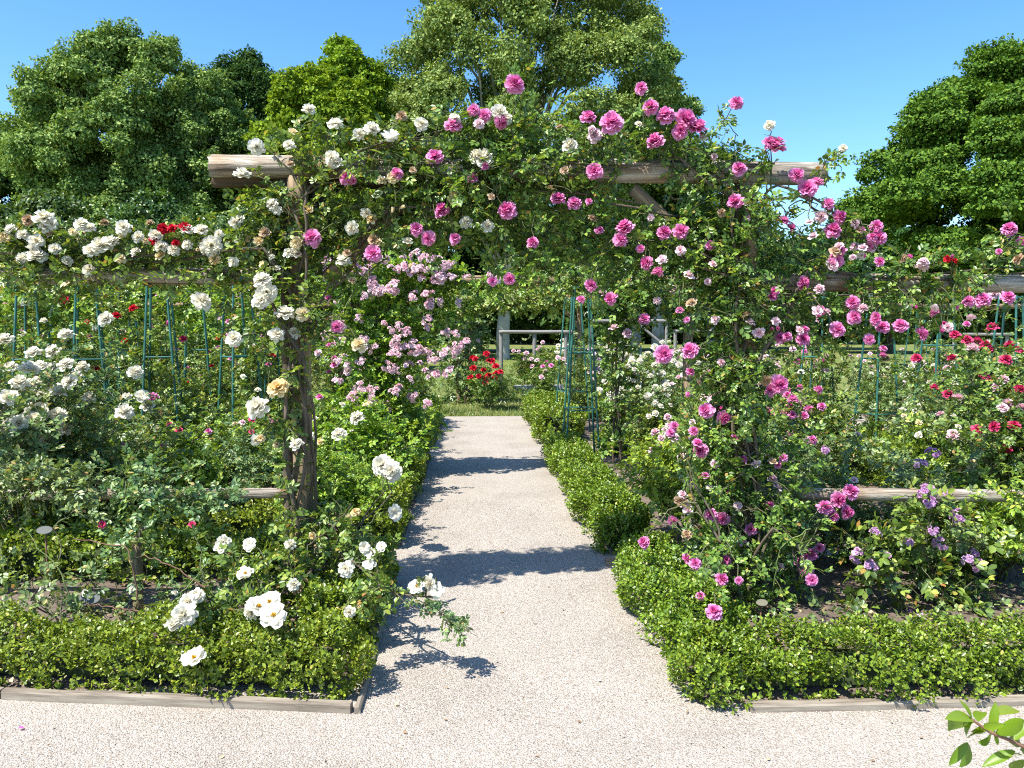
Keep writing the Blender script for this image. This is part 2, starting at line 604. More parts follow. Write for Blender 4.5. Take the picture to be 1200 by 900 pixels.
def bank(kind, rings, m, n, name='bloom'):
    BANK[kind] = [petals(rings, hash((kind, i)) % 9999 if False else sum(map(ord, kind)) * 13 + i).mesh('bloom_mesh', P[m], True) for i in range(n)]


for k in P:
    if k == 'stamen':
        continue
    bank(k, PEONY if k in ('hot', 'pale') else SEMI, k, 5)
    bank(k + '_open', OPEN, k, 3)
    bank(k + '_small', SMALL, k, 4)
    bank(k + '_bud', BUD, k, 2)


def truss(kind, seed, n=9):
    r = np.random.default_rng(seed)
    g = Geo()
    for i in range(n):
        a, t = r.uniform(0, 6.28), math.sqrt(r.uniform(0, 1)) * 1.05
        c0 = np.array([math.sin(t) * math.cos(a), math.sin(t) * math.sin(a), math.cos(t) - .7]) * .42
        f = petals(SMALL if i % 3 else OPEN, seed * 31 + i)
        q = Vector((math.sin(t) * math.cos(a), math.sin(t) * math.sin(a), math.cos(t))).to_track_quat('Z', 'Y').to_matrix()
        s = r.uniform(.30, .44)
        for V, Q in zip(f.V, f.Q):
            pass
        V = np.concatenate(f.V) @ np.array(q).T * s + c0
        g.add(V, np.concatenate(f.Q))
    return g.mesh('truss_mesh', P[kind], True)


for k in ('pale', 'violet', 'white', 'crimson'):
    BANK[k + '_truss'] = [truss(k, 40 + i) for i in range(4)]


def stamen_mesh():
    g = Geo()
    r = np.random.default_rng(5)
    for i in range(26):
        a, t = r.uniform(0, 6.28), r.uniform(.1, .9)
        d = np.array([[math.sin(t) * math.cos(a), math.sin(t) * math.sin(a), math.cos(t)]])
        PT = np.stack([d * 0, d * .07, d * .14], 1)
        V, Q = tubes(PT, .008, .018, 4)
        g.add(V, Q)
    return g.mesh('stamen_mesh', P['stamen'])


STAMEN = stamen_mesh()


def bloom(kind, loc, facing, diam, parent, offset=Vector((0, 0, 0)), detail=False):
    me = random.choice(BANK[kind])
    nm = 'flower_truss' if 'truss' in kind else ('bud' if 'bud' in kind else 'bloom')
    o = obj(nm, me, parent)
    q = Vector(facing).normalized().to_track_quat('Z', 'Y') @ Quaternion((0, 0, 1), random.uniform(0, 6.28))
    o.rotation_mode = 'QUATERNION'
    o.rotation_quaternion = q
    o.location = Vector(loc) - offset
    s = diam * random.uniform(.95, 1.05)
    o.scale = (s, s, s * random.uniform(.85, 1.05))
    if '_open' in kind and detail:
        st = obj('stamens', STAMEN, o)
        st.location = (0, 0, .05)
    return o


# ------------------------------------------------------------------ ground
def sheet(name, m, pts, z, kind='structure', lab=None):
    me = bpy.data.meshes.new(name)
    me.from_pydata([(x, y, z) for x, y in pts], [], [list(range(len(pts)))])
    me.materials.append(m)
    o = obj(name, me)
    o['kind'] = kind
    return o


sheet('lawn', M['lawn'], [(-600, -60), (600, -60), (600, 1200), (-600, 1200)], -.008)
sheet('gravel_path', M['gravel'], [(-26, -4), (26, -4), (26, 13.7), (-26, 13.7)], 0)
PX0, PX1 = -.50, .90          # edges of the middle path
beds = [(-26, 3.36, PX0 - .02, 4.95), (PX1 + .02, 3.1, 26, 5.15),
        (-26, 5.4, PX0 - .02, 9.6), (PX1, 5.4, 5.6, 9.7), (6.4, 5.4, 26, 9.7),
        (-26, 10.1, PX0 - .02, 11.4), (PX1, 10.2, 5.0, 13.4), (6.9, 10.2, 26, 11.6), (-4.4, 11.4, PX0 - .02, 13.5), (-26, 12.6, -5.6, 13.5), (6.9, 12.9, 26, 13.6)]
for (x0, y0, x1, y1) in beds:
    g = Geo()
    nx = max(3, int(min(x1 - x0, 14) / .12)); ny = max(3, int((y1 - y0) / .12))
    xs, ys = np.meshgrid(np.linspace(x0, x1, nx), np.linspace(y0, y1, ny))
    zs = .035 + .012 * np.sin(xs * 5.1 + ys * 3) + rng.normal(size=xs.shape) * .008
    zs[0], zs[-1], zs[:, 0], zs[:, -1] = -.005, -.005, -.005, -.005
    V = np.stack([xs, ys, zs], -1).reshape(-1, 3)
    i, j = np.meshgrid(np.arange(ny - 1), np.arange(nx - 1), indexing='ij')
    Q = np.stack([i * nx + j, i * nx + j + 1, (i + 1) * nx + j + 1, (i + 1) * nx + j], -1).reshape(-1, 4)
    o = obj('soil_bed', np_mesh('soil_bed', V, Q, M['soil'], smooth=True))
    o['kind'] = 'structure'

# loose stones lying on the near gravel
OCT = np.array([[1, 0, 0], [0, 1, 0], [-1, 0, 0], [0, -1, 0], [0, 0, .7], [0, 0, -.7]], float)
OT = np.array([[0, 1, 4], [1, 2, 4], [2, 3, 4], [3, 0, 4]])


def pebbles(n, x0, x1, y0, y1, s0, s1):
    Pn = np.stack([rng.uniform(x0, x1, n), y0 + (y1 - y0) * rng.uniform(0, 1, n) ** 1.3, rng.uniform(0, .002, n)], 1)
    V, Q = stamp(OCT * [1, .72, .8] + 0, OT, Pn, nrm(rng.normal(size=(n, 3)) * [1, 1, .25]), UP + rng.normal(size=(n, 3)) * .3, rng.uniform(s0, s1, n))
    V = V.reshape(n, 6, 3) * 1 + rng.normal(size=(n, 6, 3)) * .0009
    return V.reshape(-1, 3), Q


g = Geo()
V, Q = pebbles(46000, -3.0, 3.2, 1.9, 3.1, .002, .0048); g.add(V, Q)
V, Q = pebbles(34000, PX0, PX1, 3.1, 7.0, .002, .0048); g.add(V, Q)
tag(obj('loose_gravel', g.mesh('loose_gravel', M['pebble'])), 'loose pale stones lying over the gravel walk', 'gravel', kind='stuff')

# grass tufts in the turf beyond the end of the path
g = Geo()
n = 26000
Pn = np.stack([rng.uniform(-4, 7, n), 13.75 + 9 * rng.uniform(0, 1, n) ** 1.6, np.full(n, -.01)], 1)
BL = np.array([[-.06, 0, 0], [.06, 0, 0], [.03, .6, .05], [-.02, 1, .2]])
V, Q = stamp(BL, np.array([[0, 1, 2, 3]]), Pn, UP + rng.normal(size=(n, 3)) * .5, rng.normal(size=(n, 3)), rng.uniform(.04, .11, n)); g.add(V, Q)
tag(obj('grass', g.mesh('grass', M['grass'])), 'yellowish short grass beyond the end of the path', 'grass', kind='stuff')

# dry leaves and petals on the soil
g = Geo()
n = 420
Pn = np.stack([rng.uniform(-3, 3.2, n), rng.uniform(1.9, 9, n), np.full(n, .006)], 1)
Pn = Pn[(Pn[:, 1] < 3.2) | ((Pn[:, 0] > PX0) & (Pn[:, 0] < PX1))]
n = len(Pn)
V, Q = stamp(leaflet(), LQ, Pn, rng.normal(size=(n, 3)) * [1, 1, .1], UP + rng.normal(size=(n, 3)) * .3, rng.uniform(.008, .022, n)); g.add(V, Q)
n = 2600
Pn = np.stack([np.where(rng.random(n) < .5, rng.uniform(-5, -.6, n), rng.uniform(1, 6, n)), rng.uniform(3.4, 9.5, n), np.full(n, .05)], 1)
V, Q = stamp(leaflet(), LQ, Pn, rng.normal(size=(n, 3)) * [1, 1, .2], UP + rng.normal(size=(n, 3)) * .4, rng.uniform(.02, .05, n)); g.add(V, Q)
tag(obj('leaf_litter', g.mesh('leaf_litter', M['litter'])), 'dry brown leaves scattered over the soil and the gravel walk', 'leaf litter', kind='stuff')


g = Geo()
n = 5200
Pn = np.stack([np.where(rng.random(n) < .5, rng.uniform(-4.2, -.95, n), rng.uniform(1.35, 5, n)), rng.uniform(3.75, 5.3, n), np.full(n, .04)], 1)
keep = (np.sin(Pn[:, 0] * 4.1 + 1) + np.sin(Pn[:, 1] * 5.3) + np.sin(Pn[:, 0] * 9 - Pn[:, 1] * 7) * .8 + rng.normal(size=n) * .5) > .35
Pn = Pn[keep]
Pn[:, 2] += rng.uniform(0, .07, len(Pn))
for t in range(3):
    k = np.arange(len(Pn)) % 3 == t
    V, Q = stamp(COMP3[t][0], COMP3[t][1], Pn[k], rng.normal(size=(k.sum(), 3)) + UP * .6, UP + rng.normal(size=(k.sum(), 3)) * .4, rng.uniform(.04, .085, k.sum())); g.add(V, Q)
tag(obj('ground_cover', g.mesh('ground_cover', M['rose_grey'])), 'low weeds scattered over the bare soil behind the front hedges', 'weeds', kind='stuff')

# ------------------------------------------------------------------ edging boards
def board(p, q, h, t, label):
    L = math.hypot(q[0] - p[0], q[1] - p[1])
    bm = bmesh.new()
    n = max(2, int(L / .25))
    prof = [(-t / 2, -.02), (t / 2, -.02), (t / 2, h - .008), (t / 2 - .008, h), (-t / 2 + .008, h), (-t / 2, h - .008)]
    rings = []
    for i in range(n + 1):
        u = i / n * L
        dy, dz = random.uniform(-.004, .004), random.uniform(-.004, .003)
        rings.append([bm.verts.new((u, y + dy, z + dz)) for y, z in prof])
    for a, b in zip(rings, rings[1:]):
        for k in range(6):
            bm.faces.new((a[k], b[k], b[(k + 1) % 6], a[(k + 1) % 6]))
    bm.faces.new(rings[0])
    bm.faces.new(list(reversed(rings[-1])))
    bmesh.ops.recalc_face_normals(bm, faces=bm.faces)
    me = bpy.data.meshes.new('edging_board')
    bm.to_mesh(me)
    bm.free()
    me.materials.append(M['board'])
    o = obj('edging_board', me)
    o.location = (p[0], p[1], 0)
    o.rotation_euler = (0, 0, math.atan2(q[1] - p[1], q[0] - p[0]))
    tag(o, label, 'edging', 'timber boards edging the beds')


board((-4.6, 3.63), (-2.05, 3.315), .043, .042, 'weathered plank edging under the box hedge, beyond the joint away from the path')
board((-2.04, 3.313), (PX0 - .02, 3.125), .043, .042, 'weathered grey plank below the white rose, ending at the path corner')
board((PX0 + .008, 3.10), (PX0 - .02, 4.95), .028, .025, 'short side plank along the shaded edge of the path')
board((1.14, 3.055), (2.5, 3.05), .032, .05, 'brown plank below the sunny hedge, split near the path corner')
board((2.51, 3.045), (6.2, 3.03), .032, .05, 'brown plank behind the fresh green sprig')
board((PX1 - .03, 5.03), (PX1 + .4, 5.03), .06, .05, 'short plank end in the gap between two hedges')


# ------------------------------------------------------------------ logs
def log(name, a, b, r, m, parent, r2=None, wob=.06, origin=Vector((0, 0, 0)), sides=18):
    a, b = Vector(a) - origin, Vector(b) - origin
    L = (b - a).length
    r2 = r2 or r
    n = max(4, int(L / .10))
    ph = rng.uniform(0, 6.28, 4)
    bm = bmesh.new()
    rings = []
    groove = rng.uniform(.9, 1.03, sides)
    for i in range(n + 1):
        z = L * i / n
        rr = r + (r2 - r) * i / n
        ring = []
        for k in range(sides):
            an = k * 2 * math.pi / sides
            f = 1 + wob * (math.sin(2 * an + ph[0] + z * .8) * .5 + math.sin(3 * an + ph[1] - z * 1.3) * .3 + math.sin(z * 2.6 + ph[2]) * .3) + random.uniform(-.012, .012)
            f *= groove[k]
            ring.append(bm.verts.new((rr * f * math.cos(an), rr * f * math.sin(an), z + (random.uniform(-.008, .008) if i in (0, n) else 0))))
        rings.append(ring)
    for p, q in zip(rings, rings[1:]):
        for k in range(sides):
            bm.faces.new((p[k], p[(k + 1) % sides], q[(k + 1) % sides], q[k])).smooth = True
    bm.faces.new(list(reversed(rings[0])))
    bm.faces.new(rings[-1])
    me = bpy.data.meshes.new(name)
    bm.to_mesh(me)
    bm.free()
    me.materials.append(m)
    o = obj(name, me, parent)
    o.location = a
    o.rotation_mode = 'QUATERNION'
    o.rotation_quaternion = (b - a).to_track_quat('Z', 'Y')
    return o


YP = 4.35
per = thing('rustic_pergola', 'rustic log pergola spanning the gravel path with fence rails on both sides', 'pergola', (at(352, 600, YP).x, YP, 0))
O = per.location.copy()
bl, br_ = at(248, 195, YP), at(966, 204, YP)
log('beam', bl, br_, .063, M['timber'], per, .064, origin=O)
log('beam', at(250, 212, YP + .06), at(700, 216, YP + .06), .036, M['timber_dark'], per, origin=O)
xl, xr = at(354, 500, YP).x, at(868, 500, YP).x
log('post', (xl, YP + .0, -.05), (xl, YP + .0, bl.z - .06), .056, M['timber_brown'], per, origin=O)
log('post', (xl - .10, YP + .05, -.05), (xl - .075, YP + .03, bl.z - .05), .034, M['cane'], per, .03, origin=O)
log('post', (xr, YP, -.05), (xr, YP, br_.z - .06), .062, M['timber_brown'], per, origin=O)
log('brace', at(382, 326, YP + .02), at(476, 232, YP + .02), .04, M['timber_brown'], per, origin=O)
log('brace', at(846, 318, YP + .02), at(742, 222, YP + .02), .04, M['timber_brown'], per, origin=O)
log('rail', at(-260, 321, YP), at(344, 324, YP), .048, M['timber'], per, origin=O)
log('rail', at(882, 330, YP), at(1450, 334, YP), .052, M['timber'], per, origin=O)
log('rail', at(-260, 581, YP + .03), at(338, 578, YP + .03), .032, M['timber'], per, origin=O)
log('rail', at(884, 579, YP + .03), at(1450, 583, YP + .03), .040, M['timber'], per, origin=O)
for x in (at(-240, 400, YP).x, at(1400, 400, YP).x):
    log('post', (x, YP + .1, -.05), (x, YP + .1, 1.95), .06, M['timber_brown'], per, origin=O)
ties = Geo()
# wire ties round the post
for (px, py) in ((352, 497), (352, 372)):
    p = np.array(at(px, py, YP) - O)
    p[0] = xl - O.x; p[1] = 0
    an = np.linspace(0, 2 * math.pi, 13)
    PT = np.stack([p[0] + .075 * np.cos(an) - .03, .0 + .075 * np.sin(an), p[2] + .012 * np.sin(an * 2)], 1)[None]
    V, Q = tubes(PT, .006, .006, 4)
    o = obj('wire_tie', np_mesh('wire_tie', V, Q, M['dead']), per)


# pergolas further down the path
def arch(Y, x0, x1, h, label, m='timber_brown', name='rustic_pergola', rails=True):
    t = thing(name, label, 'pergola', (x0, Y, 0))
    O = t.location.copy()
    log('post', (x0, Y, -.05), (x0, Y, h - .05), .055, M[m], t, origin=O, sides=10)
    log('post', (x1, Y, -.05), (x1, Y, h - .05), .055, M[m], t, origin=O, sides=10)
    log('beam', (x0 - .4, Y, h), (x1 + .4, Y, h), .06, M[m], t, origin=O, sides=10)
    log('brace', (x0, Y + .02, h - .6), (x0 + .5, Y + .02, h - .04), .035, M[m], t, origin=O, sides=8)
    if not rails:
        log('brace', (x1, Y + .02, h - .6), (x1 - .5, Y + .02, h - .04), .035, M[m], t, origin=O, sides=8)
    if rails:
        log('rail', (x0 - 5.5, Y, 1.83), (x0 - .06, Y, 1.83), .03, M[m], t, origin=O, sides=8)
        log('rail', (x1 + .06, Y, 1.83), (x1 + 6, Y, 1.83), .03, M[m], t, origin=O, sides=8)
    return t


arch(8.4, -1.02, 2.35, 2.10, 'second log pergola down the path, smothered in pale pink rambler')
arch(16.2, -.35, 2.2, 2.20, 'farthest log pergola, its beam under golden green creeper', rails=False)


def far_fence(px0, px1, py_top, Y, label, brace=False, mid=True):
    a, b = at(px0, py_top, Y), at(px1, py_top, Y)
    t = thing('timber_trellis', label, 'trellis', (a.x, Y, 0), group='bare pale trellises beyond the beds')
    O = t.location.copy()
    log('rail', a, b, .045, M['timber_pale'], t, origin=O, sides=8)
    for x in ((a.x + .05, b.x - .1) if not mid else (a.x + .05, (a.x + b.x) / 2, b.x - .1)):
        log('post', (x, Y + .05, 0), (x, Y + .05, a.z + .03), .05, M['timber_pale'], t, origin=O, sides=8)
    if brace:
        log('brace', (b.x - .15, Y + .02, a.z - .7), (b.x - .95, Y + .02, a.z - .03), .04, M['timber_pale'], t, origin=O, sides=8)
    return t


far_fence(585, 668, 389, 19, 'bare pale trellis beside the speckled tree trunk')
far_fence(690, 786, 376, 21, 'bare pale trellis with a diagonal brace behind the green obelisk', brace=True, mid=False)
far_fence(1118, 1186, 392, 20, 'bare pale trellis before the dark chestnut shade', mid=False)
far_fence(790, 850, 388, 23, 'low bare trellis half hidden beyond the post roses', mid=False)


# ------------------------------------------------------------------ obelisks
def bar(g, a, b, r=.011, sides=6):
    V, Q = tubes(np.array([[a, b]], float), r, r, sides)
    g.add(V, Q)


def obelisk(label):
    t = thing('garden_obelisk', label, 'obelisk', group='green metal obelisks in the rose beds')
    b, tp, h = .20, .085, 2.05
    cs = [(-1, -1), (1, -1), (1, 1), (-1, 1)]
    for sx, sy in cs:
        g = Geo()
        bar(g, (sx * b, sy * b, 0), (sx * tp, sy * tp, h), .0125)
        obj('leg', g.mesh('leg', M['metal']), t)
    for z in (.62, 1.28, 2.03):
        f = b + (tp - b) * z / h
        for k in range(4):
            p, q = cs[k], cs[(k + 1) % 4]
            g = Geo()
            bar(g, (p[0] * f, p[1] * f, z), (q[0] * f, q[1] * f, z), .009)
            obj('crossbar', g.mesh('crossbar', M['metal']), t)
    return t


ob = obelisk('teal green metal obelisk standing bare beside the path edge')
ob_specs = [
    (681, 8.9, .0, 'teal green metal obelisk standing bare beside the path edge', 1.0),
    (671, 11.6, .5, 'thin green obelisk just behind the bare one by the path', .98),
    (1030, 8.6, .3, 'green obelisk under the dark pink roses, beside the gravel patch', .95),
    (1100, 9.6, .15, 'green obelisk next to crimson roses, taller than its neighbour', 1.05),
    (958, 9.2, .7, 'green obelisk half hidden by the post roses', .95),
    (1074, 16, .4, 'small distant green obelisk in front of the pale trellis', 1.0),
    (1182, 7.9, .6, 'green obelisk among the deep crimson roses', .93),
    (188, 7.9, .2, 'green obelisk twined with grey canes between red roses', 1.0),
    (280, 7.9, .75, 'green obelisk close to the white roses of the log post', 1.0),
    (104, 8.0, .35, 'green obelisk behind the big white rose bush', .98),
    (38, 8.0, .1, 'green obelisk behind the pale canopy at the picture edge', .98),
    (72, 10.2, .5, 'dark distant obelisk deep among the climbers', 1.0),
    (230, 10.2, .3, 'distant obelisk with crimson blooms at its foot', 1.0),
    (318, 10.4, .6, 'distant obelisk seen past the log post', 1.0),
    (146, 10.3, .8, 'distant obelisk crossed by dry stems', 1.0),
]
for i, (px, Y, rz, lab, s) in enumerate(ob_specs):
    o = ob if i == 0 else copy_tree(ob)
    o.location = (at(px, 400, Y).x, Y, .02)
    o.rotation_euler = (0, 0, rz)
    o.scale = (s, s, s)
    o['label'] = lab


# ------------------------------------------------------------------ box hedges
def hedge(x0, y0, x1, y1, h, label, dens=1.0, leaf=.024, rz=0.0):
    """clipped box: shoots of small leaves on an uneven clipped block round a twiggy core"""
    cx, cy = (x0 + x1) / 2, (y0 + y1) / 2
    lx, ly = x1 - x0, y1 - y0
    t = thing('box_hedge', label, 'hedge', (cx, cy, 0), rz, group='clipped box hedges round the rose beds')
    g = Geo()
    # core
    ins = .105
    nx, ny = max(2, int(lx / .15)), max(2, int(ly / .15))
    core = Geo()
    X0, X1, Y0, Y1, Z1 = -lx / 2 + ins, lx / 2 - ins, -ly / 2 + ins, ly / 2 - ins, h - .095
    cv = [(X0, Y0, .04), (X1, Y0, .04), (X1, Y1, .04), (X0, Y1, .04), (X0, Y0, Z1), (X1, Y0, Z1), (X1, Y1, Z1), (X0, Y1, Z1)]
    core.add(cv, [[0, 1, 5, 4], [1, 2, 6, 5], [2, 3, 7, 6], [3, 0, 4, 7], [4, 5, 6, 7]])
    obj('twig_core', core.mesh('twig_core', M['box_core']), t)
    # shoot tips on the faces
    areas = [lx * ly, lx * h, lx * h, ly * h, ly * h]
    per_m2 = 1600 * dens * (.024 / leaf) ** 2
    P0, N0 = [], []
    for f, A in enumerate(areas):
        n = int(A * per_m2)
        u, v = rng.uniform(-.5, .5, n), rng.uniform(-.5, .5, n)
        if f == 0:
            p = np.stack([u * lx, v * ly, np.full(n, h)], 1); nn = np.tile([0, 0, 1.], (n, 1))
        elif f in (1, 2):
            s = -1 if f == 1 else 1
            p = np.stack([u * lx, np.full(n, s * ly / 2), (v + .5) * h], 1); nn = np.tile([0, s, .25], (n, 1))
        else:
            s = -1 if f == 3 else 1
            p = np.stack([np.full(n, s * lx / 2), v * ly, (v * 0 + rng.uniform(0, 1, n)) * h], 1); nn = np.tile([s, 0, .25], (n, 1))
        P0.append(p); N0.append(nn)
    p = np.concatenate(P0); nn = nrm(np.concatenate(N0))
    # uneven surface and rounded upper edges
    wx, wy, wz = p[:, 0] + cx, p[:, 1] + cy, p[:, 2]
    bump = .042 * np.sin(wx * 7.3 + wz * 9) * np.cos(wy * 6.1) + .034 * np.sin(wx * 17 + wy * 13 + wz * 15) + .02 * np.sin(wx * 2.3 + wy * 2.9)
    ex = np.clip((np.abs(p[:, 0]) - (lx / 2 - .09)) / .09, 0, 1); ey = np.clip((np.abs(p[:, 1]) - (ly / 2 - .09)) / .09, 0, 1); ez = np.clip((p[:, 2] - (h - .09)) / .09, 0, 1)
    rd = np.sqrt(ex ** 2 + ey ** 2 + ez ** 2)
    rr = np.clip(rd - 1, 0, 1) * .09
    p = p + nn * (bump - rng.exponential(.022, len(p)))[:, None]
    p[:, 0] -= np.sign(p[:, 0]) * rr * ex; p[:, 1] -= np.sign(p[:, 1]) * rr * ey; p[:, 2] -= rr * ez
    low = p[:, 2] < .09
    keep = ~(low & (rng.random(len(p)) < .55))
    p, nn = p[keep], nn[keep]
    p[:, 2] = np.maximum(p[:, 2], .025)
    # each shoot: leaves in pairs along a short axis
    n = len(p)
    ax = nrm(nn + UP * .7 + rng.normal(size=(n, 3)) * .45)
    T = leaflet(width=.62, fold=.06, droop=.05)
    for k in range(4):
        for s in (0, 1):
            sd_ = nrm(np.cross(ax, rnd_dir(n)))
            pos = p + ax * (-.03 + .018 * k) * (leaf / .024)
            D = nrm(sd_ + ax * (.25 + .25 * k))
            N = ax + rng.normal(size=(n, 3)) * .35
            V, Q = stamp(T, LQ, pos, D, N, leaf * rng.uniform(.65, 1.15, n))
            g.add(V, Q)
    obj('foliage', g.mesh('foliage', M['box']), t)
    return t


hedge(-4.4, 3.40, PX0 + .0, 3.72, .25, 'bright box hedge along the front plank, below the open white rose', leaf=.020, rz=-.123)
hedge(PX0 - .38, 3.66, PX0 - .02, 4.85, .27, 'box hedge stub beside the shaded path, tangled with white roses', leaf=.028)
hedge(-4.6, 4.72, -1.15, 5.02, .30, 'low shaded box hedge directly behind the white log post', leaf=.03, dens=.8)
hedge(-6.0, 5.5, -1.15, 5.82, .28, 'box hedge beyond the second bare strip, with grey label in front', leaf=.032, dens=.8)
hedge(PX0 - .44, 5.45, PX0 - .08, 9.3, .29, 'long box hedge on the shaded side of the path, past the log post', leaf=.030)
hedge(PX0 - .55, 9.9, PX0 - .13, 13.3, .40, 'distant box hedge on the shaded side near the end of the path', leaf=.036, dens=.8)
hedge(PX1 - .01, 3.07, 5.4, 3.42, .235, 'sunlit box hedge in front of the violet rose', leaf=.020)
hedge(PX1 - .02, 3.46, PX1 + .34, 4.85, .25, 'sunlit box hedge beside the path, leading to the short plank end', leaf=.021)
hedge(PX1 - .05, 5.25, PX1 + .33, 9.4, .30, 'long sunlit box hedge beside the path, below the bare obelisk', leaf=.026)
hedge(PX1 - .04, 10.3, PX1 + .55, 11.3, .44, 'small dark box hedge at the path side behind the bare obelisk', leaf=.036)
hedge(PX1 - .02, 12.0, PX1 + .5, 13.3, .44, 'last box hedge at the path side before the grass', leaf=.038, dens=.8)
hedge(2.4, 4.72, 7.0, 5.06, .34, 'box hedge behind the low rail and violet rose', leaf=.03, dens=.8)
hedge(1.5, 9.2, 5.4, 9.65, .31, 'box hedge across the back of the pale pink bed', leaf=.036, dens=.8)
hedge(6.4, 9.3, 12.5, 9.7, .42, 'box hedge behind crimson roses past the gravel patch', leaf=.038, dens=.8)
hedge(3.2, 7.3, 8.5, 7.75, .42, 'box hedge just before the pair of obelisks', leaf=.034, dens=.8)
hedge(4.5, 10.3, 4.95, 13.3, .5, 'tall box hedge shading the gravel patch', leaf=.042, dens=.8)
hedge(6.95, 11.0, 12.0, 11.5, .45, 'farther box hedge behind the gravel patch, yellow green', leaf=.042, dens=.7)
hedge(1.5, 13.0, 5.0, 13.45, .45, 'pale box hedge at the back of the white rose bed', leaf=.042, dens=.7)
hedge(-6.5, 9.2, -1.3, 9.6, .4, 'box hedge under the row of obelisks', leaf=.038, dens=.7)


# ------------------------------------------------------------------ rose bushes
def bush_variant(seed, H=.8, Rad=.42, canes=9, leaf=.080, temps=COMP, twig=1.0, up=1.0, mats='rose'):
    global rng
    keep = rng
    rng = np.random.default_rng(seed)
    a = rng.uniform(0, 6.28, canes)
    tilt = rng.uniform(.05, .75, canes) * (Rad / H) * 1.3
    p0 = np.stack([np.cos(a) * .05, np.sin(a) * .05, np.full(canes, 0.)], 1)
    d0 = np.stack([np.sin(tilt) * np.cos(a), np.sin(tilt) * np.sin(a), np.cos(tilt)], 1)
    CP = grow(p0, d0, H * rng.uniform(.75, 1.1, canes), 9, droop=.05, wob=.09)
    st = Geo()
    V, Q = tubes(CP, .009, .003, 5); st.add(V, Q)
    tp, td = [], []
    for k in range(3, 10):
        for rep in range(4 if k > 4 else 3):
            tp.append(CP[:, k] + rng.normal(size=(canes, 3)) * .015)
            o = rnd_dir(canes); o[:, 2] = np.abs(o[:, 2]) * .6
            td.append(nrm(o + d0 * .5 + UP * .15))
    tp, td = np.concatenate(tp), np.concatenate(td)
    TP = grow(tp, td, rng.uniform(.12, .30, len(tp)) * twig * (Rad / .42) ** .7, 5, droop=.10, wob=.2)
    V, Q = tubes(TP, .003, .0015, 3); st.add(V, Q)
    g = Geo()
    ctr = np.array([0, 0, H * .4])
    leaves_on(g, TP, leaf, temps, 1, 1, centre=ctr, up=up)
    leaves_on(g, CP[:, 4:], leaf, temps, 1, 0, centre=ctr)
    tips = np.concatenate([TP[:, -1], CP[:, -1]])
    dirs = nrm(tips - ctr)
    rng = keep
    return g, st, tips, dirs, H


VAR = {}
STEMMAT = M['stem']


def make_var(key, seed, mats, **kw):
    g, st, tips, dirs, H = bush_variant(seed, **kw)
    VAR[key] = (g.mesh('foliage', M[mats]), st.mesh('stem', STEMMAT), tips, dirs, H)


make_var('a', 101, 'rose')
make_var('b', 102, 'rose', H=.7, Rad=.5, canes=10)
make_var('c', 103, 'rose_lime', H=.75, Rad=.45, canes=10)
make_var('d', 104, 'rose_grey', H=.75, Rad=.45, canes=8)
make_var('e', 105, 'rose', H=1.1, Rad=.5, canes=11, twig=1.2)
make_var('f', 106, 'rose_lime', H=.6, Rad=.45, canes=10)
make_var('g', 107, 'rose_grey', H=.55, Rad=.42, canes=6, twig=.9)
make_var('h', 108, 'rose', H=1.6, Rad=.45, canes=10, twig=1.2, leaf=.12)
make_var('v', 109, 'rose', H=.75, Rad=.55, canes=12, leaf=.12, temps=COMP3 + COMP[:1])
make_var('w', 110, 'rose_grey', H=1.1, Rad=.55, canes=11)
make_var('j', 112, 'rose', H=1.7, Rad=.16, canes=5, twig=.9, leaf=.085)
make_var('i', 111, 'rose_lime', H=1.9, Rad=.5, canes=12, twig=1.3, leaf=.14)


def bush(px, Y, H, var, blooms, label, x=None, detail=False, z=.03, name='rose_bush', cat='rose bush', face=.35, group='rose bushes filling the beds'):
    """blooms: list of (kind, count, diameter)"""
    fo, st, tips, dirs, H0 = VAR[var]
    s = H / H0
    x = at(px, 500, Y).x if x is None else x
    rz = random.uniform(0, 6.28)
    t = thing(name, label, cat, (x, Y, z), rz, group)
    t.scale = (s, s, s)
    obj('foliage', fo, t)
    obj('stem', st, t)
    ca, sa = math.cos(rz), math.sin(rz)
    # turn the tips into the bush's heading and favour those facing up, the sun and the front
    wd = np.stack([dirs[:, 0] * ca - dirs[:, 1] * sa, dirs[:, 0] * sa + dirs[:, 1] * ca, dirs[:, 2]], 1)
    score = wd[:, 2] * .6 - wd[:, 1] * face - wd[:, 0] * .12 + tips[:, 2] / H0 * .5 + rng.uniform(0, .9, len(tips))
    order = np.argsort(-score)
    used = []
    it = iter(order)
    for kind, cnt, dm in blooms:
        k = 0
        for i in it:
            p = tips[i]
            if any(np.linalg.norm(p - q) < dm / s * .75 for q in used):
                continue
            used.append(p)
            f = Vector(dirs[i]) * .6 + Vector((0, 0, .75)) + Vector(np.random.default_rng(int(i)).normal(size=3) * .35)
            # look a bit towards the front (world -y) in the bush's own axes
            fw = Vector((-sa, -ca, 0)) * .55
            d = dm / s * random.uniform(.8, 1.15)
            if random.random() < .5 and '_small' not in kind and 'truss' not in kind:
                pass
            bloom(kind, Vector(p) + Vector(dirs[i]) * .02 + (fw * .05 + Vector((0, 0, .03))) / s, f + fw, d * .98, t, detail=detail)
            k += 1
            if k >= cnt:
                break
    return t


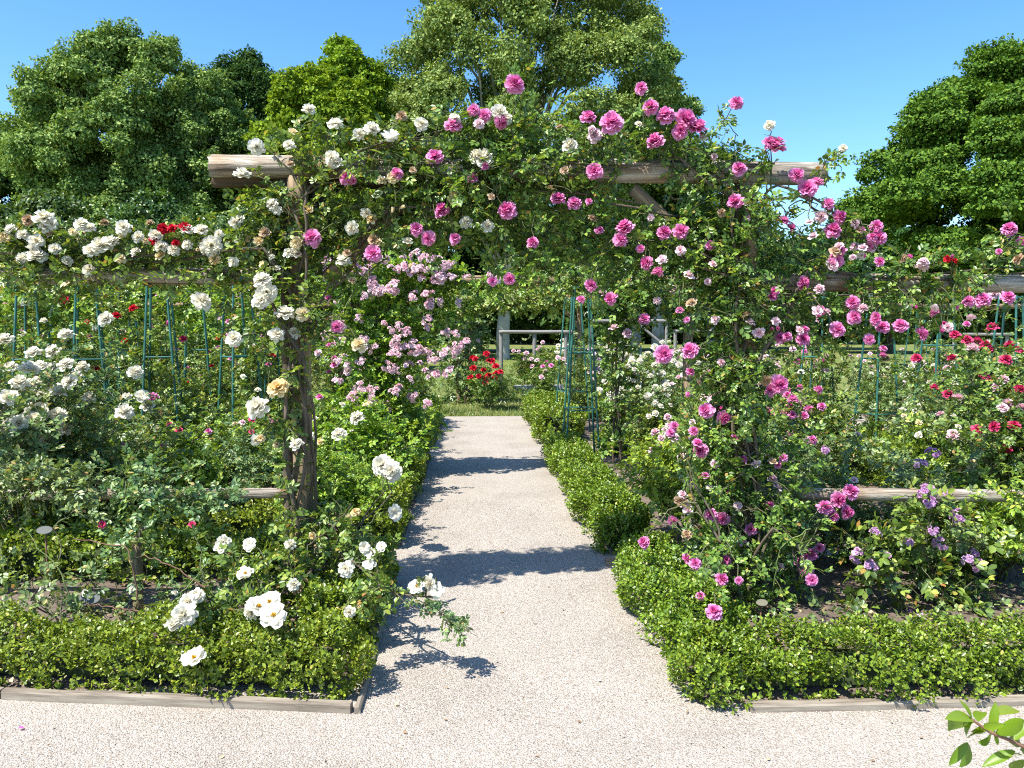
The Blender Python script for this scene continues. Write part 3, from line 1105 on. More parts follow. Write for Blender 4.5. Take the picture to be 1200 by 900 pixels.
exec_bushes = [
    # sunny side, beside the path and under the post
    (818, 5.35, .88, 'c', [('pale', 16, .08), ('white_small', 5, .055)], 'leafy rose bush with pale pink blooms at the sunny hedge corner'),
    (830, 5.5, .85, 'a', [('pale_small', 7, .06), ('hot', 2, .08)], 'rose bush with small faded pink blooms behind the rose covered post'),
    (790, 6.7, .62, 'c', [('pale', 13, .075)], 'low pale pink rose bush behind the short plank end'),
    (828, 7.0, .80, 'a', [('pale', 6, .085), ('hot', 3, .09)], 'rose bush with mixed pink blooms between path hedge and post'),
    (772, 8.3, .66, 'a', [('white_small', 7, .07)], 'white flowered rose bush beside the foot of the bare obelisk'),
    (815, 8.6, .70, 'c', [('pale', 6, .09)], 'shell pink rose bush in front of the back hedge'),
    (860, 7.9, .9, 'a', [('pale_small', 6, .07)], 'rose bush of tiny pink blooms peeping past the post'),
    (722, 11.0, .65, 'a', [('white_small', 18, .09)], 'white rose bush just beyond the back hedge by the path'),
    (775, 11.4, .80, 'd', [('white', 16, .11)], 'white rose bush with grey leaves and many blooms'),
    (835, 11.2, .85, 'a', [('pale', 16, .10)], 'rounded pink rose bush in the second row of the bed'),
    (700, 12.6, .9, 'a', [('pale_small', 10, .08)], 'pink rose bush behind the thin obelisk'),
    (745, 13.2, .9, 'a', [('white', 12, .13)], 'snowy white rose bush in front of the braced trellis'),
    (800, 13.0, .9, 'd', [('white', 10, .12), ('pale', 3, .1)], 'white and blush rose bush near the braced trellis'),
    (905, 10.6, 1.0, 'a', [('pale', 8, .10), ('hot', 3, .11)], 'pink rose bush level with the hidden obelisk'),
    (930, 6.7, .95, 'a', [('hot', 12, .09)], 'deep pink rose bush behind the low rail near the post'),
    (942, 6.2, .62, 'd', [('violet_truss', 3, .10), ('hot', 3, .08)], 'mauve and pink rose bush touching the low rail'),
    (925, 8.2, .8, 'a', [('white_small', 4, .08), ('hot', 4, .085)], 'rose bush of white and pink blooms before the gravel patch'),
    (1075, 6.2, .72, 'c', [('white_small', 4, .06), ('cream_small', 3, .06)], 'yellow green rose bush with cream blooms over the low rail'),
    (1135, 5.9, .92, 'd', [('crimson', 9, .085), ('pale', 5, .09), ('cream', 3, .08)], 'rose bush with crimson and cream blooms behind the low rail'),
    (1195, 5.7, 1.02, 'a', [('pale', 7, .09), ('crimson', 10, .085)], 'tall rose bush of pink and crimson beside the frame of the picture'),
    (1165, 7.0, 1.22, 'e', [('crimson', 22, .095), ('pale', 4, .09)], 'crimson rose bush, tallest of the sunny bed'),
    (1200, 6.6, 1.45, 'e', [('crimson', 26, .095), ('pale', 3, .1)], 'deep crimson rose bush beneath the log rail end'),
    (1105, 8.4, .85, 'd', [('white', 12, .09), ('white_small', 6, .08)], 'white rose bush between crimson roses and obelisks'),
    (1060, 10.6, .8, 'd', [('white_small', 8, .09)], 'white rose bush behind the obelisk pair'),
    (1075, 12.2, .8, 'a', [('pale_small', 10, .08), ('hot_small', 3, .09)], 'pink rose bush at the far edge of the gravel patch'),
    (1130, 10.9, 1.0, 'a', [('white', 7, .11), ('crimson', 3, .10)], 'white and crimson rose bush in the second row'),
    (1190, 10.6, 1.0, 'a', [('crimson', 10, .10)], 'crimson rose bush behind the white one of the second row'),
    (945, 12.6, 1.0, 'a', [('pale', 12, .10), ('hot', 4, .11)], 'pink rose bush with crowded blooms before the far lawn'),
    (880, 13.2, 1.0, 'd', [('pale_small', 12, .09)], 'blush rose bush before the far lawn, beyond the post'),
    (1030, 13.4, .9, 'd', [('pale_small', 8, .09), ('white_small', 5, .09)], 'mixed blush rose bush before the far lawn'),
    (1100, 13.6, .95, 'a', [('pale', 8, .10), ('white_small', 6, .09)], 'pink and white rose bush beneath the distant obelisk'),
    (1165, 13.2, .95, 'a', [('white_small', 8, .1), ('hot_small', 6, .1)], 'rose bush dotted pink beside the distant trellis'),
    (1220, 13, 1.0, 'a', [('hot_small', 8, .1)], 'pink rose bush at the far corner past the trellis'),
    (1175, 4.55, .62, 'f', [('white_open', 2, .07)], 'green rose bush with one white bloom by the bare soil'),
    (1120, 4.55, .66, 'd', [('violet_truss', 3, .085)], 'grey leaved rose with mauve clusters under the low rail'),
    (950, 4.75, .68, 'd', [('hot', 2, .075), ('pale_small', 2, .05)], 'dark rose bush in the shade under the low rail'),
    # shaded side, beyond the rail
    (88, 5.7, 1.12, 'w', [('white', 44, .12), ('white_open', 6, .11)], 'big white rose bush crowded with blooms beyond the fence'),
    (22, 5.5, 1.3, 'w', [('white', 34, .125)], 'tall white rose bush at the edge beside the big one'),
    (150, 6.25, .66, 'b', [('hot_small', 2, .05)], 'green rose bush with few buds before the big white one'),
    (205, 6.2, .70, 'c', [('crimson_small', 3, .06)], 'rose bush with small crimson flowers over the low rail'),
    (275, 6.25, .64, 'd', [('crimson_small', 2, .06), ('pale_small', 1, .05)], 'grey green rose bush next to the log post foot'),
    (45, 6.2, .60, 'b', [('crimson_small', 2, .06)], 'low rose bush over the earth patch beyond the fence'),
    (150, 6.9, .70, 'c', [('crimson_small', 2, .05)], 'lush rose bush with a single magenta shoot below the obelisk row'),
    (232, 6.8, .76, 'b', [('hot', 1, .12), ('hot_small', 2, .06)], 'rose bush holding one large magenta bloom'),
    (310, 6.9, .70, 'c', [('cream_small', 2, .06)], 'yellow green rose bush beyond the log post'),
    (120, 7.0, .74, 'd', [('white', 5, .09)], 'straggling rose bush with white blooms near the pale gravel'),
    (245, 8.6, .92, 'c', [('red_small', 2, .09)], 'rose bush with two orange red blooms before an obelisk'),
    (345, 7.7, .80, 'b', [('white_small', 3, .06), ('hot_small', 2, .07)], 'rose bush behind the log post with scattered blooms'),
    (5, 7.2, .95, 'b', [('white', 6, .09)], 'white rose bush farther back at the picture edge'),
    (150, 8.9, .90, 'b', [('red', 1, .08)], 'rose bush climbing at the foot of the twined obelisk'),
    (150, 10.9, 1.5, 'h', [('red', 2, .12), ('hot_small', 3, .09)], 'tall rose bush with scarlet blooms behind the obelisk row'),
    (255, 10.8, 1.3, 'e', [('hot_small', 9, .09), ('red', 2, .11)], 'magenta rose bush between two obelisks'),
    (310, 10.7, 1.25, 'e', [('hot_small', 8, .10), ('red', 1, .11)], 'magenta rose bush seen left beside the log post'.replace('left ', '')),
    (75, 11.2, 1.6, 'h', [('hot_small', 5, .10)], 'tall rose bush behind the big white rose'),
    (15, 11.0, 1.7, 'h', [('white_small', 6, .10)], 'tall rambling bush in deep shade at the edge'),
    (205, 13.0, 1.75, 'h', [('hot_small', 6, .10)], 'tall thicket rose behind the twined obelisk'),
    (345, 12.8, 1.6, 'h', [('hot_small', 8, .10)], 'tall pink rose thicket behind the log post'),
    (395, 11.0, 1.2, 'e', [('hot_small', 8, .10), ('pale_small', 4, .1)], 'pink rose bush between log post and rambler pillar'),
    (120, 13.4, 2.0, 'i', [('cream_small', 4, .1)], 'light green climbing shrub rising above the obelisk row'),
    (40, 13.6, 2.2, 'i', [('white_small', 4, .1)], 'light green climber heaped at the far corner'),
    (270, 13.8, 2.1, 'i', [('pale_small', 4, .1)], 'light green climber beyond the magenta roses'),
    (345, 14.2, 2.2, 'i', [('pale_small', 5, .1)], 'light green climber just beyond the tall pink thicket'),
    (415, 13.9, 1.9, 'h', [('pale_small', 8, .1)], 'tall dark rose beyond the rambler pillar'),
    # thin roses twined in the obelisks
    (188, 7.92, 1.75, 'j', [('red', 2, .09), ('hot_small', 2, .07)], 'thin climbing rose twined in the obelisk between red roses'),
    (280, 7.92, 1.6, 'j', [('hot_small', 4, .07)], 'thin climbing rose inside the obelisk close to the log post'),
    (104, 8.02, 1.7, 'j', [('white_small', 3, .08)], 'thin climbing rose inside the obelisk behind the big white rose'),
    (38, 8.02, 1.7, 'j', [('white_small', 3, .08)], 'thin climbing rose in the obelisk by the picture edge'),
    (1030, 8.6, 1.2, 'j', [('hot', 3, .09)], 'thin pink rose twined in the obelisk beside the gravel patch'),
    (1100, 9.6, 1.6, 'j', [('pale', 3, .08)], 'thin pink rose twined in the tallest obelisk'),
    (958, 9.2, 1.6, 'j', [('pale_small', 4, .08)], 'thin blush rose twined in the obelisk behind the post roses'),
    (671, 11.6, 1.3, 'j', [('pale_small', 4, .07)], 'thin rose twined in the second obelisk by the path'),
    # between post and path
    (405, 5.75, .62, 'c', [('cream_small', 3, .07), ('white', 1, .11)], 'yellow green rose bush with cream buds beside the path hedge'),
    (428, 6.9, .60, 'c', [('white', 2, .13), ('white_small', 1, .07)], 'lime green rose bush with one big white bloom by the path'),
    (400, 7.2, .80, 'f', [('white_small', 3, .07), ('cream_small', 2, .07)], 'lime rose bush between log post and rambler'),
    (425, 8.2, .85, 'f', [('pale_truss', 6, .13)], 'lime rose bush at the foot of the pale rambler'),
    (462, 9.4, .75, 'c', [('pale_small', 5, .07)], 'rose bush under the rambler beside the path hedge'),
    (452, 10.6, .95, 'e', [('pale_truss', 6, .13)], 'pale pink rose bush beyond the rambler pillar'),
    (478, 12.3, .9, 'a', [('pale', 5, .1)], 'pink rose bush near the shaded end of the path'),
    (572, 15.0, .76, 'b', [('red', 18, .13)], 'bright red rose bush alone at the end of the path'),
    (640, 15.6, .7, 'a', [('hot_small', 4, .1), ('pale_small', 4, .1)], 'green rose bush behind the pale bench'),
    (625, 17.5, .9, 'a', [('pale', 10, .12)], 'pink rose bush under the first bare trellis'),
    (690, 16.6, .9, 'd', [('pale_small', 8, .11), ('white_small', 4, .1)], 'blush rose bush past the thin obelisk'),
    (660, 20, 1.0, 'a', [('white_small', 12, .14)], 'white rose bush beneath the golden green beam'),
    (735, 19, 1.0, 'd', [('white', 14, .16)], 'white rose bush beneath the braced trellis'),
    (790, 18, 1.0, 'a', [('white', 10, .15), ('pale', 6, .14)], 'white and pink rose bush near the far lawn'),
]
for (px, Y, H, var, bl_, lab) in exec_bushes:
    bush(px, Y, H, var, bl_, lab)

# the violet rose and the low white rose in front are larger and nearer
VIOLET = [(545 / 1080, 75 / 900), (580 / 1080, 120 / 900), (672 / 1080, 78 / 900), (730 / 1080, 195 / 900), (600 / 1080, 270 / 900), (640 / 1080, 345 / 900), (465 / 1080, 340 / 900), (205 / 1080, 415 / 900), (355 / 1080, 420 / 900), (280 / 1080, 460 / 900), (300 / 1080, 285 / 900), (800 / 1080, 400 / 900), (780 / 1080, 430 / 900), (830 / 1080, 455 / 900), (490 / 1080, 690 / 900), (540 / 1080, 745 / 900), (390 / 1080, 765 / 900), (335 / 1080, 745 / 900), (455 / 1080, 800 / 900)]


# ------------------------------------------------------------------ climbing roses
def seg_points(guides):
    pts = []
    for gde in guides:
        for (a, b) in zip(gde, gde[1:]):
            for u in np.linspace(0, 1, 14):
                pts.append([a[i] * (1 - u) + b[i] * u for i in range(3)])
    return np.array(pts)


def climber(name, label, cat, loc, leafmat, ells, guides, blooms, leaf=.095, mul=1.0, cane_r=.011, canes=2, temps=COMP, droop=.12, group=None, twigL=(.10, .24)):
    """ells: (px, py, rx, ry, Y, thick, density); guides: lists of (px, py, Y) the canes follow; blooms: (kind, px, py, diameter px, Y)"""
    t = thing(name, label, cat, loc, 0, group)
    O = np.array(loc, float)
    g, tw = Geo(), Geo()
    avoid = np.array([(*at(px, py, Y), .75 * d * Y / F) for (k, px, py, d, Y) in blooms]).reshape(-1, 4)
    for (px, py, rx, ry, Y, th, de) in ells:
        mpp = Y / F
        cpt = np.array(at(px, py, Y))
        a, b, cz = rx * mpp, th, ry * mpp
        n = int(max(4, de * mul * 150 * math.pi * a * cz))
        u = rnd_dir(n) * (rng.uniform(0, 1, (n, 1)) ** .42)
        p = cpt + u * [a, b, cz]
        p[:, 2] = np.maximum(p[:, 2], .05)
        d = nrm(u * [1, 1, 1] + rng.normal(size=(n, 3)) * .6 + UP * .2)
        L = rng.uniform(*twigL, n)
        PT = grow(p - d * (L * .5)[:, None], d, L, 5, droop=droop)
        PT[..., 2] = np.maximum(PT[..., 2], .03)
        V, Q = tubes(PT, .003, .0015, 3); tw.add(V, Q)
        leaves_on(g, PT, leaf, temps, 1, 1, centre=cpt, avoid=avoid)
    gp_ = np.array([tuple(at(*q)) for gde in guides for q in gde]) if guides else None
    # main canes
    segs = []
    for gde in guides:
        base = np.array([tuple(at(*q)) for q in gde])
        for k in range(canes):
            n = 8
            pts = []
            for i in range(len(base) - 1):
                for u in np.linspace(0, 1, n, endpoint=(i == len(base) - 2)):
                    pts.append(base[i] * (1 - u) + base[i + 1] * u)
            pts = np.array(pts)
            s = np.arange(len(pts))
            ph = rng.uniform(0, 6.28, 3)
            off = np.stack([np.sin(s * .55 + ph[0]), np.cos(s * .5 + ph[1]) * .7 - .6, np.sin(s * .4 + ph[2]) * .6], 1) * .055
            pts = pts + off
            pts[:, 2] = np.maximum(pts[:, 2], .0)
            segs.append(pts)
            V, Q = tubes(pts[None] - O, cane_r * rng.uniform(.7, 1.3), cane_r * .35, 7)
            obj('cane', np_mesh('cane', V, Q, M['cane'], smooth=True), t)
    allp = np.concatenate(segs) if segs else None
    bt0, bt1, bdir = [], [], []
    for (kind, px, py, dpx, Y) in blooms:
        p = np.array(at(px, py, Y))
        face = nrm(np.array([[(px - 600) / 900 * -.3, -.75, .62]]) + rng.normal(size=(1, 3)) * .38)[0]
        dm = dpx * Y / F * (1.02 if '_bud' not in kind else 1)
        bloom(kind, Vector(p), face, dm, t, Vector(O), detail=dpx > 17)
        if allp is not None:
            dd = np.linalg.norm(allp - p, axis=1)
            q = allp[np.argmin(dd + rng.uniform(0, .25, len(dd)))]
            ln = np.linalg.norm(p - q)
            if ln > .55:
                q = p + (q - p) / ln * .55 - UP * .1
            bt0.append(q); bt1.append(p - face * dm * .05)
    if bt0:
        a, b = np.array(bt0), np.array(bt1)
        u = np.linspace(0, 1, 7)[None, :, None]
        PT = a[:, None] * (1 - u) + b[:, None] * u + np.array([0, 0, .06]) * np.sin(u * math.pi) + rng.normal(size=(len(a), 7, 3)) * .008
        V, Q = tubes(PT, .0045, .0025, 4); tw.add(V, Q)
        leaves_on(g, PT[:, 1:6], leaf, temps, 2, 0, avoid=avoid)
    fm = g
    fm.V = [v - O for v in fm.V]
    tw.V = [v - O for v in tw.V]
    obj('foliage', g.mesh('foliage', M[leafmat]), t)
    obj('twig', tw.mesh('twig', M['stem']), t)
    return t


YF = YP - .16
W_ELL = [
    (455, 196, 48, 17, YF - .02, .08, 1.0), (385, 200, 26, 14, YF - .02, .06, .7),
    (150, 322, 60, 10, YF - .02, .08, .7), (270, 322, 50, 10, YF - .02, .08, .8),
    # canopy on the rail
    (-60, 290, 60, 34, YP, .22, 1), (10, 292, 60, 30, YP, .2, 1.1), (85, 296, 65, 30, YP, .2, 1.1), (160, 298, 65, 26, YP, .2, 1.1), (235, 296, 60, 30, YP, .2, 1.1), (300, 292, 50, 38, YP, .2, 1.2),
    (60, 272, 90, 16, YP, .15, .7), (210, 275, 80, 12, YP, .15, .6), (100, 336, 90, 8, YP + .1, .2, .5), (260, 338, 80, 8, YP + .1, .2, .5),
    # head round the post
    (345, 262, 70, 45, YP, .22, 1.25), (350, 315, 62, 42, YP, .2, 1.2), (315, 235, 45, 30, YP, .18, 1.0), (400, 290, 40, 36, YP, .18, 1.1),
    (395, 160, 45, 22, YP, .16, 1.0), (440, 172, 55, 24, YP, .16, 1.1), (345, 172, 30, 12, YP, .12, .7), (415, 235, 50, 32, YP, .18, 1.0), (490, 162, 40, 18, YP, .15, .9), (370, 150, 16, 30, YP, .1, .6),
    (345, 365, 42, 24, YF, .14, 1.0), (330, 395, 30, 20, YF, .12, .7), (278, 390, 16, 20, YF, .1, .5), (340, 455, 24, 66, YF, .1, .7), (300, 370, 25, 30, YF, .1, .5),
    # spread at the foot
    (345, 560, 22, 60, YF, .14, .5), (390, 615, 55, 34, YF, .25, .9), (345, 655, 50, 40, 4.1, .25, .9), (420, 655, 38, 34, 4.1, .2, .9), (380, 700, 55, 30, 3.95, .2, .9), (300, 700, 50, 28, 3.9, .2, .9), (425, 700, 24, 34, 3.85, .12, .8),
    (265, 665, 40, 26, 4.0, .2, .8), (95, 322, 70, 14, YF, .1, .8), (20, 318, 60, 18, YF, .1, .9), (200, 322, 50, 8, YF, .08, .45),
]
W_BL = [('white', 362, 130, 15, YF), ('white', 393, 147, 18, YF), ('white', 436, 153, 20, YF), ('white', 457, 156, 18, YF), ('white', 420, 158, 15, YF), ('white', 493, 146, 17, YF), ('white', 300, 173, 18, YF),
        ('white', 339, 171, 13, YF), ('white', 284, 207, 19, YF - .05), ('white', 390, 185, 18, YF), ('white', 395, 192, 14, YF), ('spent', 470, 137, 14, YF), ('white', 546, 262, 16, YF), ('white', 571, 266, 16, YF), ('cream', 533, 233, 17, YF),
        ('white', 566, 189, 26, YF), ('white', 558, 184, 16, YF), ('white', 585, 132, 18, YF), ('white', 592, 140, 16, YF), ('white', 668, 172, 18, YF), ('white', 533, 141, 14, YF), ('cream', 447, 213, 12, YF), ('cream', 461, 209, 14, YF),
        ('white', 413, 267, 16, YF), ('cream', 436, 258, 14, YF), ('white', 428, 250, 12, YF), ('white', 320, 240, 15, YF), ('white', 325, 247, 12, YF), ('cream', 348, 285, 15, YF), ('white', 339, 297, 14, YF), ('white', 346, 298, 14, YF),
        ('white', 275, 262, 14, YF), ('white', 281, 258, 14, YF), ('cream', 303, 283, 12, YF), ('spent', 311, 273, 12, YF), ('white', 403, 307, 18, YF),
        ('white', 248, 288, 24, YF), ('white', 242, 292, 14, YF), ('white', 118, 290, 22, YF), ('white', 131, 285, 18, YF), ('white', 107, 295, 18, YF), ('white', 52, 257, 22, YF), ('white', 62, 263, 14, YF), ('spent', 34, 259, 14, YF),
        ('white', 13, 270, 15, YF), ('white', 27, 276, 14, YF), ('white', 43, 283, 17, YF), ('white', 38, 293, 16, YF), ('white', 65, 292, 14, YF), ('white', 44, 302, 22, YF), ('white', 28, 303, 14, YF), ('white', 96, 265, 18, YF), ('white', 106, 268, 12, YF),
        ('spent', 122, 262, 10, YF), ('white', 145, 268, 18, YF), ('white', 163, 278, 14, YF), ('white', 182, 276, 14, YF), ('white', 189, 290, 16, YF), ('white', 203, 294, 14, YF), ('white', 236, 271, 16, YF), ('white', 257, 275, 11, YF), ('spent', 176, 262, 9, YF),
        ('cream', 5, 278, 12, YF), ('cream', 141, 304, 13, YF), ('white', 104, 317, 14, YF), ('cream', 252, 304, 13, YF), ('white', 78, 306, 12, YF), ('white', 160, 296, 12, YF), ('white', 220, 288, 12, YF),
        ('red', 191, 268, 13, YF), ('red', 203, 269, 12, YF), ('red', 217, 267, 14, YF), ('red', 181, 282, 11, YF), ('red', 206, 285, 9, YF),
        ('white', 235, 354, 23, YF - .1), ('white', 308, 330, 22, YF - .1), ('white', 313, 343, 24, YF - .1), ('white', 307, 353, 22, YF - .12), ('white', 334, 369, 23, YF - .1), ('cream', 354, 369, 17, YF - .08), ('white', 324, 393, 19, YF - .1), ('white', 344, 391, 15, YF),
        ('white', 274, 398, 18, YF - .1), ('cream', 420, 405, 18, YF), ('white', 426, 408, 13, YF), ('cream', 327, 456, 26, YF - .1), ('white', 304, 479, 27, YF - .12), ('white', 299, 516, 12, YF - .1), ('cream', 306, 514, 11, YF - .1), ('white', 348, 522, 17, YF - .12), ('cream', 325, 521, 10, YF),
        ('white', 449, 546, 26, 5.3), ('white', 460, 553, 22, 5.25), ('white_open', 462, 601, 17, 4.2), ('cream', 417, 601, 12, 4.1), ('cream', 408, 606, 9, 4.1), ('cream', 366, 628, 10, 3.95), ('spent', 348, 690, 13, 3.85), ('white', 262, 636, 18, 3.95), ('white_open', 258, 643, 15, 3.9), ('white_open', 293, 638, 17, 3.9), ('white_open', 288, 673, 20, 3.7),
        ('white', 340, 640, 15, 3.9), ('white', 344, 686, 15, 3.6), ('white_open', 427, 641, 14, 3.8), ('white_open', 433, 648, 12, 3.8), ('white_open', 447, 641, 12, 3.8), ('white', 406, 667, 20, 3.65), ('white_open', 433, 661, 14, 3.65), ('white', 410, 717, 14, 3.38), ('cream_bud', 403, 714, 9, 3.38), ('cream_bud', 419, 713, 9, 3.38),
        ('white', 231, 699, 20, 3.48), ('white', 217, 721, 28, 3.36), ('white', 222, 706, 21, 3.42), ('white', 202, 735, 21, 3.30), ('white_open', 228, 772, 30, 3.165), ('white_open', 303, 712, 28, 3.38), ('white_open', 316, 706, 26, 3.40), ('white_open', 321, 722, 30, 3.32), ('white', 297, 716, 20, 3.38),
        ('white_open', 488, 688, 20, 3.42), ('white', 505, 682, 20, 3.44), ('white_open', 512, 692, 17, 3.42)]
W_G = [[(352, 735, YP - .12), (349, 560, YP - .1), (352, 400, YP - .1), (350, 250, YP - .1), (400, 180, YP - .05), (520, 170, YP)], [(352, 735, YP - .1), (348, 420, YP - .12), (320, 300, YP - .1), (160, 300, YP - .05), (-60, 300, YP - .05)],
       [(356, 735, YP - .1), (370, 660, 4.15), (330, 690, 3.9), (240, 735, 3.62)], [(360, 735, YP - .1), (400, 640, 4.2), (440, 680, 3.75), (505, 690, 3.45)], [(356, 735, YP), (420, 640, 4.8), (450, 570, 5.25)], [(356, 735, YP), (360, 480, YP - .1), (380, 330, YP - .1), (470, 250, YP - .05), (570, 260, YP - .05)]]

P_ELL = [
    (530, 198, 50, 17, YF - .02, .08, 1.1), (600, 202, 55, 18, YF - .02, .08, 1.2), (662, 202, 36, 17, YF - .02, .08, 1.0), (840, 205, 24, 15, YF - .02, .08, 1.0),
    (560, 150, 60, 26, YP, .2, 1.0), (520, 195, 55, 45, YP, .22, 1.1), (590, 185, 65, 50, YP, .22, 1.1), (655, 190, 55, 45, YP, .22, 1.0), (560, 245, 75, 42, YP, .22, 1.1), (630, 255, 50, 48, YP, .2, .95), (480, 235, 45, 45, YP, .2, .9), (620, 135, 40, 26, YP, .14, .7),
    (640, 300, 40, 30, YP, .16, .7), (500, 275, 50, 25, YP, .18, .9), (590, 300, 40, 24, YP, .16, .7),
    (730, 172, 50, 26, YP, .18, 1.0), (790, 180, 50, 30, YP, .18, 1.0), (700, 215, 40, 35, YP, .16, .7), (745, 285, 55, 40, YP, .18, .95), (800, 265, 55, 50, YP, .2, 1.0), (725, 310, 40, 40, YP, .16, .8), (690, 285, 26, 36, YP, .14, .6), (840, 185, 30, 26, YP, .16, .9),
    (862, 470, 30, 90, YF - .04, .1, 1.3), (866, 340, 30, 60, YF - .04, .1, 1.2), (848, 245, 52, 50, YP, .22, 1.2), (848, 310, 60, 52, YP, .22, 1.25), (850, 375, 52, 52, YP, .22, 1.3), (860, 440, 44, 60, YP, .2, 1.4), (858, 510, 46, 55, YP, .2, 1.4), (858, 575, 62, 50, YF, .24, 1.25), (840, 640, 56, 42, YF, .24, 1.15), (900, 650, 70, 48, YF, .24, 1.0), (895, 590, 60, 60, YF, .24, 1.05), (850, 700, 60, 32, 3.95, .2, .9), (930, 520, 30, 46, YP, .2, .6), (905, 290, 30, 40, YP + .05, .2, .8), (790, 320, 36, 34, YP, .18, .6),
    (890, 246, 45, 28, YF, .16, .9), (945, 252, 32, 28, YF, .14, .65), (905, 172, 10, 14, YF, .08, .7), (862, 152, 8, 26, YF, .05, .8), (978, 186, 14, 12, YF, .1, .7), (960, 282, 32, 20, YP + .08, .14, .7), (1010, 296, 35, 12, YP + .12, .12, .7),
    # on and below the right rail
    (950, 298, 50, 10, YP + .14, .14, .8), (1060, 302, 70, 8, YP + .16, .14, .8), (1150, 300, 70, 10, YP + .16, .14, .8), (1230, 300, 60, 16, YP + .1, .16, .9), (1000, 362, 70, 14, YP + .2, .2, 1.0), (1080, 364, 70, 14, YP + .2, .2, 1.0), (1160, 358, 60, 9, YP + .2, .2, .8), (960, 375, 40, 22, YP + .05, .2, .8), (1040, 380, 50, 14, YP + .15, .2, .7), (925, 380, 40, 50, YP, .2, .7),
    (600, 112, 8, 16, YP, .06, .9), (751, 118, 6, 22, YP, .05, .9), (1185, 278, 18, 14, YF, .1, .7),
]
hp = lambda *l: [('hot',) + q + (YF,) for q in l]
P_BL = hp((602, 100, 24), (751, 104, 15), (862, 122, 17), (689, 140, 20), (716, 146, 28), (763, 127, 19), (780, 138, 22), (800, 142, 25), (816, 153, 24), (796, 155, 19), (769, 168, 21), (697, 202, 21), (555, 130, 15), (568, 136, 17), (585, 143, 17), (531, 149, 19), (510, 186, 20), (554, 211, 14), (519, 249, 19), (595, 248, 22),
         (488, 270, 16), (502, 279, 18), (534, 281, 15), (625, 286, 15), (654, 235, 18), (673, 240, 18), (690, 237, 9), (702, 271, 11), (733, 269, 21), (726, 283, 17), (777, 274, 18), (797, 272, 18), (750, 292, 11), (760, 308, 17), (577, 330, 12), (596, 327, 15), (908, 174, 25), (900, 168, 16), (866, 199, 18), (932, 206, 19), (947, 222, 22), (957, 217, 18),
         (863, 238, 20), (970, 240, 15), (982, 255, 17), (975, 272, 21), (983, 297, 21), (1026, 266, 16), (1030, 280, 19), (1018, 288, 14), (918, 260, 13), (926, 267, 11), (832, 289, 13), (939, 332, 17), (979, 307, 18), (717, 350, 16), (691, 335, 15), (911, 450, 24), (905, 458, 15), (829, 482, 19), (847, 489, 19), (822, 528, 20), (810, 412, 20), (777, 416, 22), (833, 604, 16), (847, 607, 17), (880, 621, 16), (868, 632, 11),
         (756, 636, 16), (815, 661, 16), (844, 680, 17), (866, 680, 10), (837, 718, 20), (821, 699, 11), (950, 652, 18), (938, 660, 16), (944, 668, 18), (951, 679, 16), (961, 642, 12), (966, 596, 20), (980, 586, 20), (996, 578, 20), (990, 600, 18), (974, 605, 16), (407, 210, 18), (413, 213, 10), (367, 280, 21), (438, 298, 20), (395, 382, 15), (465, 205, 14), (680, 352, 11),
         (1183, 271, 18), (1195, 283, 13), (1000, 355, 16), (960, 365, 14), (980, 387, 20), (916, 397, 16), (940, 398, 17), (1000, 372, 18), (1035, 385, 16), (1055, 383, 18), (1078, 392, 18), (1018, 398, 14), (1096, 368, 13), (1135, 355, 15), (1152, 353, 18), (1180, 350, 18), (942, 388, 12), (812, 506, 12), (918, 537, 10), (912, 545, 9), (790, 500, 12))
P_BL = [(k, a, b, d, (3.36 if b > 705 else 3.62 if b > 670 else 3.8 if b > 655 and a < 900 else Y)) for (k, a, b, d, Y) in P_BL]
P_BL += [('pale', 961, 254, 15, YF), ('pale', 1020, 291, 12, YF), ('pale', 697, 160, 17, YF), ('pale', 1002, 290, 11, YF), ('pale', 876, 256, 9, YF), ('white', 902, 148, 13, YF), ('white', 988, 174, 10, YF), ('white', 825, 162, 11, YF), ('pale', 837, 184, 9, YF), ('white', 748, 146, 9, YF), ('pale', 801, 590, 12, YF), ('pale', 868, 634, 14, YF), ('white', 1010, 300, 10, YF), ('pale', 763, 255, 9, YF), ('hot_bud', 876, 248, 7, YF), ('pale', 1080, 314, 15, YF),
         ('red', 1110, 304, 9, YF), ('red', 1118, 306, 9, YF), ('pale', 1110, 384, 12, YF), ('pale', 960, 340, 12, YF), ('spent', 694, 257, 11, YF), ('spent', 656, 150, 9, YF), ('spent', 845, 250, 10, YF)]
r2_ = random.Random(21)
for (px, py, rx, ry, n) in [(845, 320, 60, 60, 7), (850, 420, 60, 50, 8), (850, 560, 65, 60, 11), (850, 640, 65, 50, 9), (790, 330, 40, 50, 5), (985, 285, 50, 30, 12), (1080, 304, 120, 10, 10), (1050, 372, 110, 18, 14), (930, 400, 40, 60, 7), (590, 190, 110, 60, 7), (905, 560, 50, 50, 6)]:
    for i in range(n):
        P_BL.append((r2_.choice(['pale', 'pale_small', 'hot_small', 'hot', 'pale_small', 'hot_bud', 'spent_small']), px + r2_.uniform(-rx, rx), py + r2_.uniform(-ry, ry), r2_.uniform(8, 14), YF - .04))
for i in range(14):
    W_BL.append((r2_.choice(['white_small', 'cream_bud', 'spent_small', 'white', 'cream_small']), r2_.uniform(0, 340), r2_.uniform(262, 312), r2_.uniform(8, 15), YF))
for i in range(14):
    W_BL.append((r2_.choice(['white_small', 'cream_bud', 'spent_small', 'cream_small']), r2_.uniform(320, 480), r2_.uniform(150, 330), r2_.uniform(8, 13), YF))
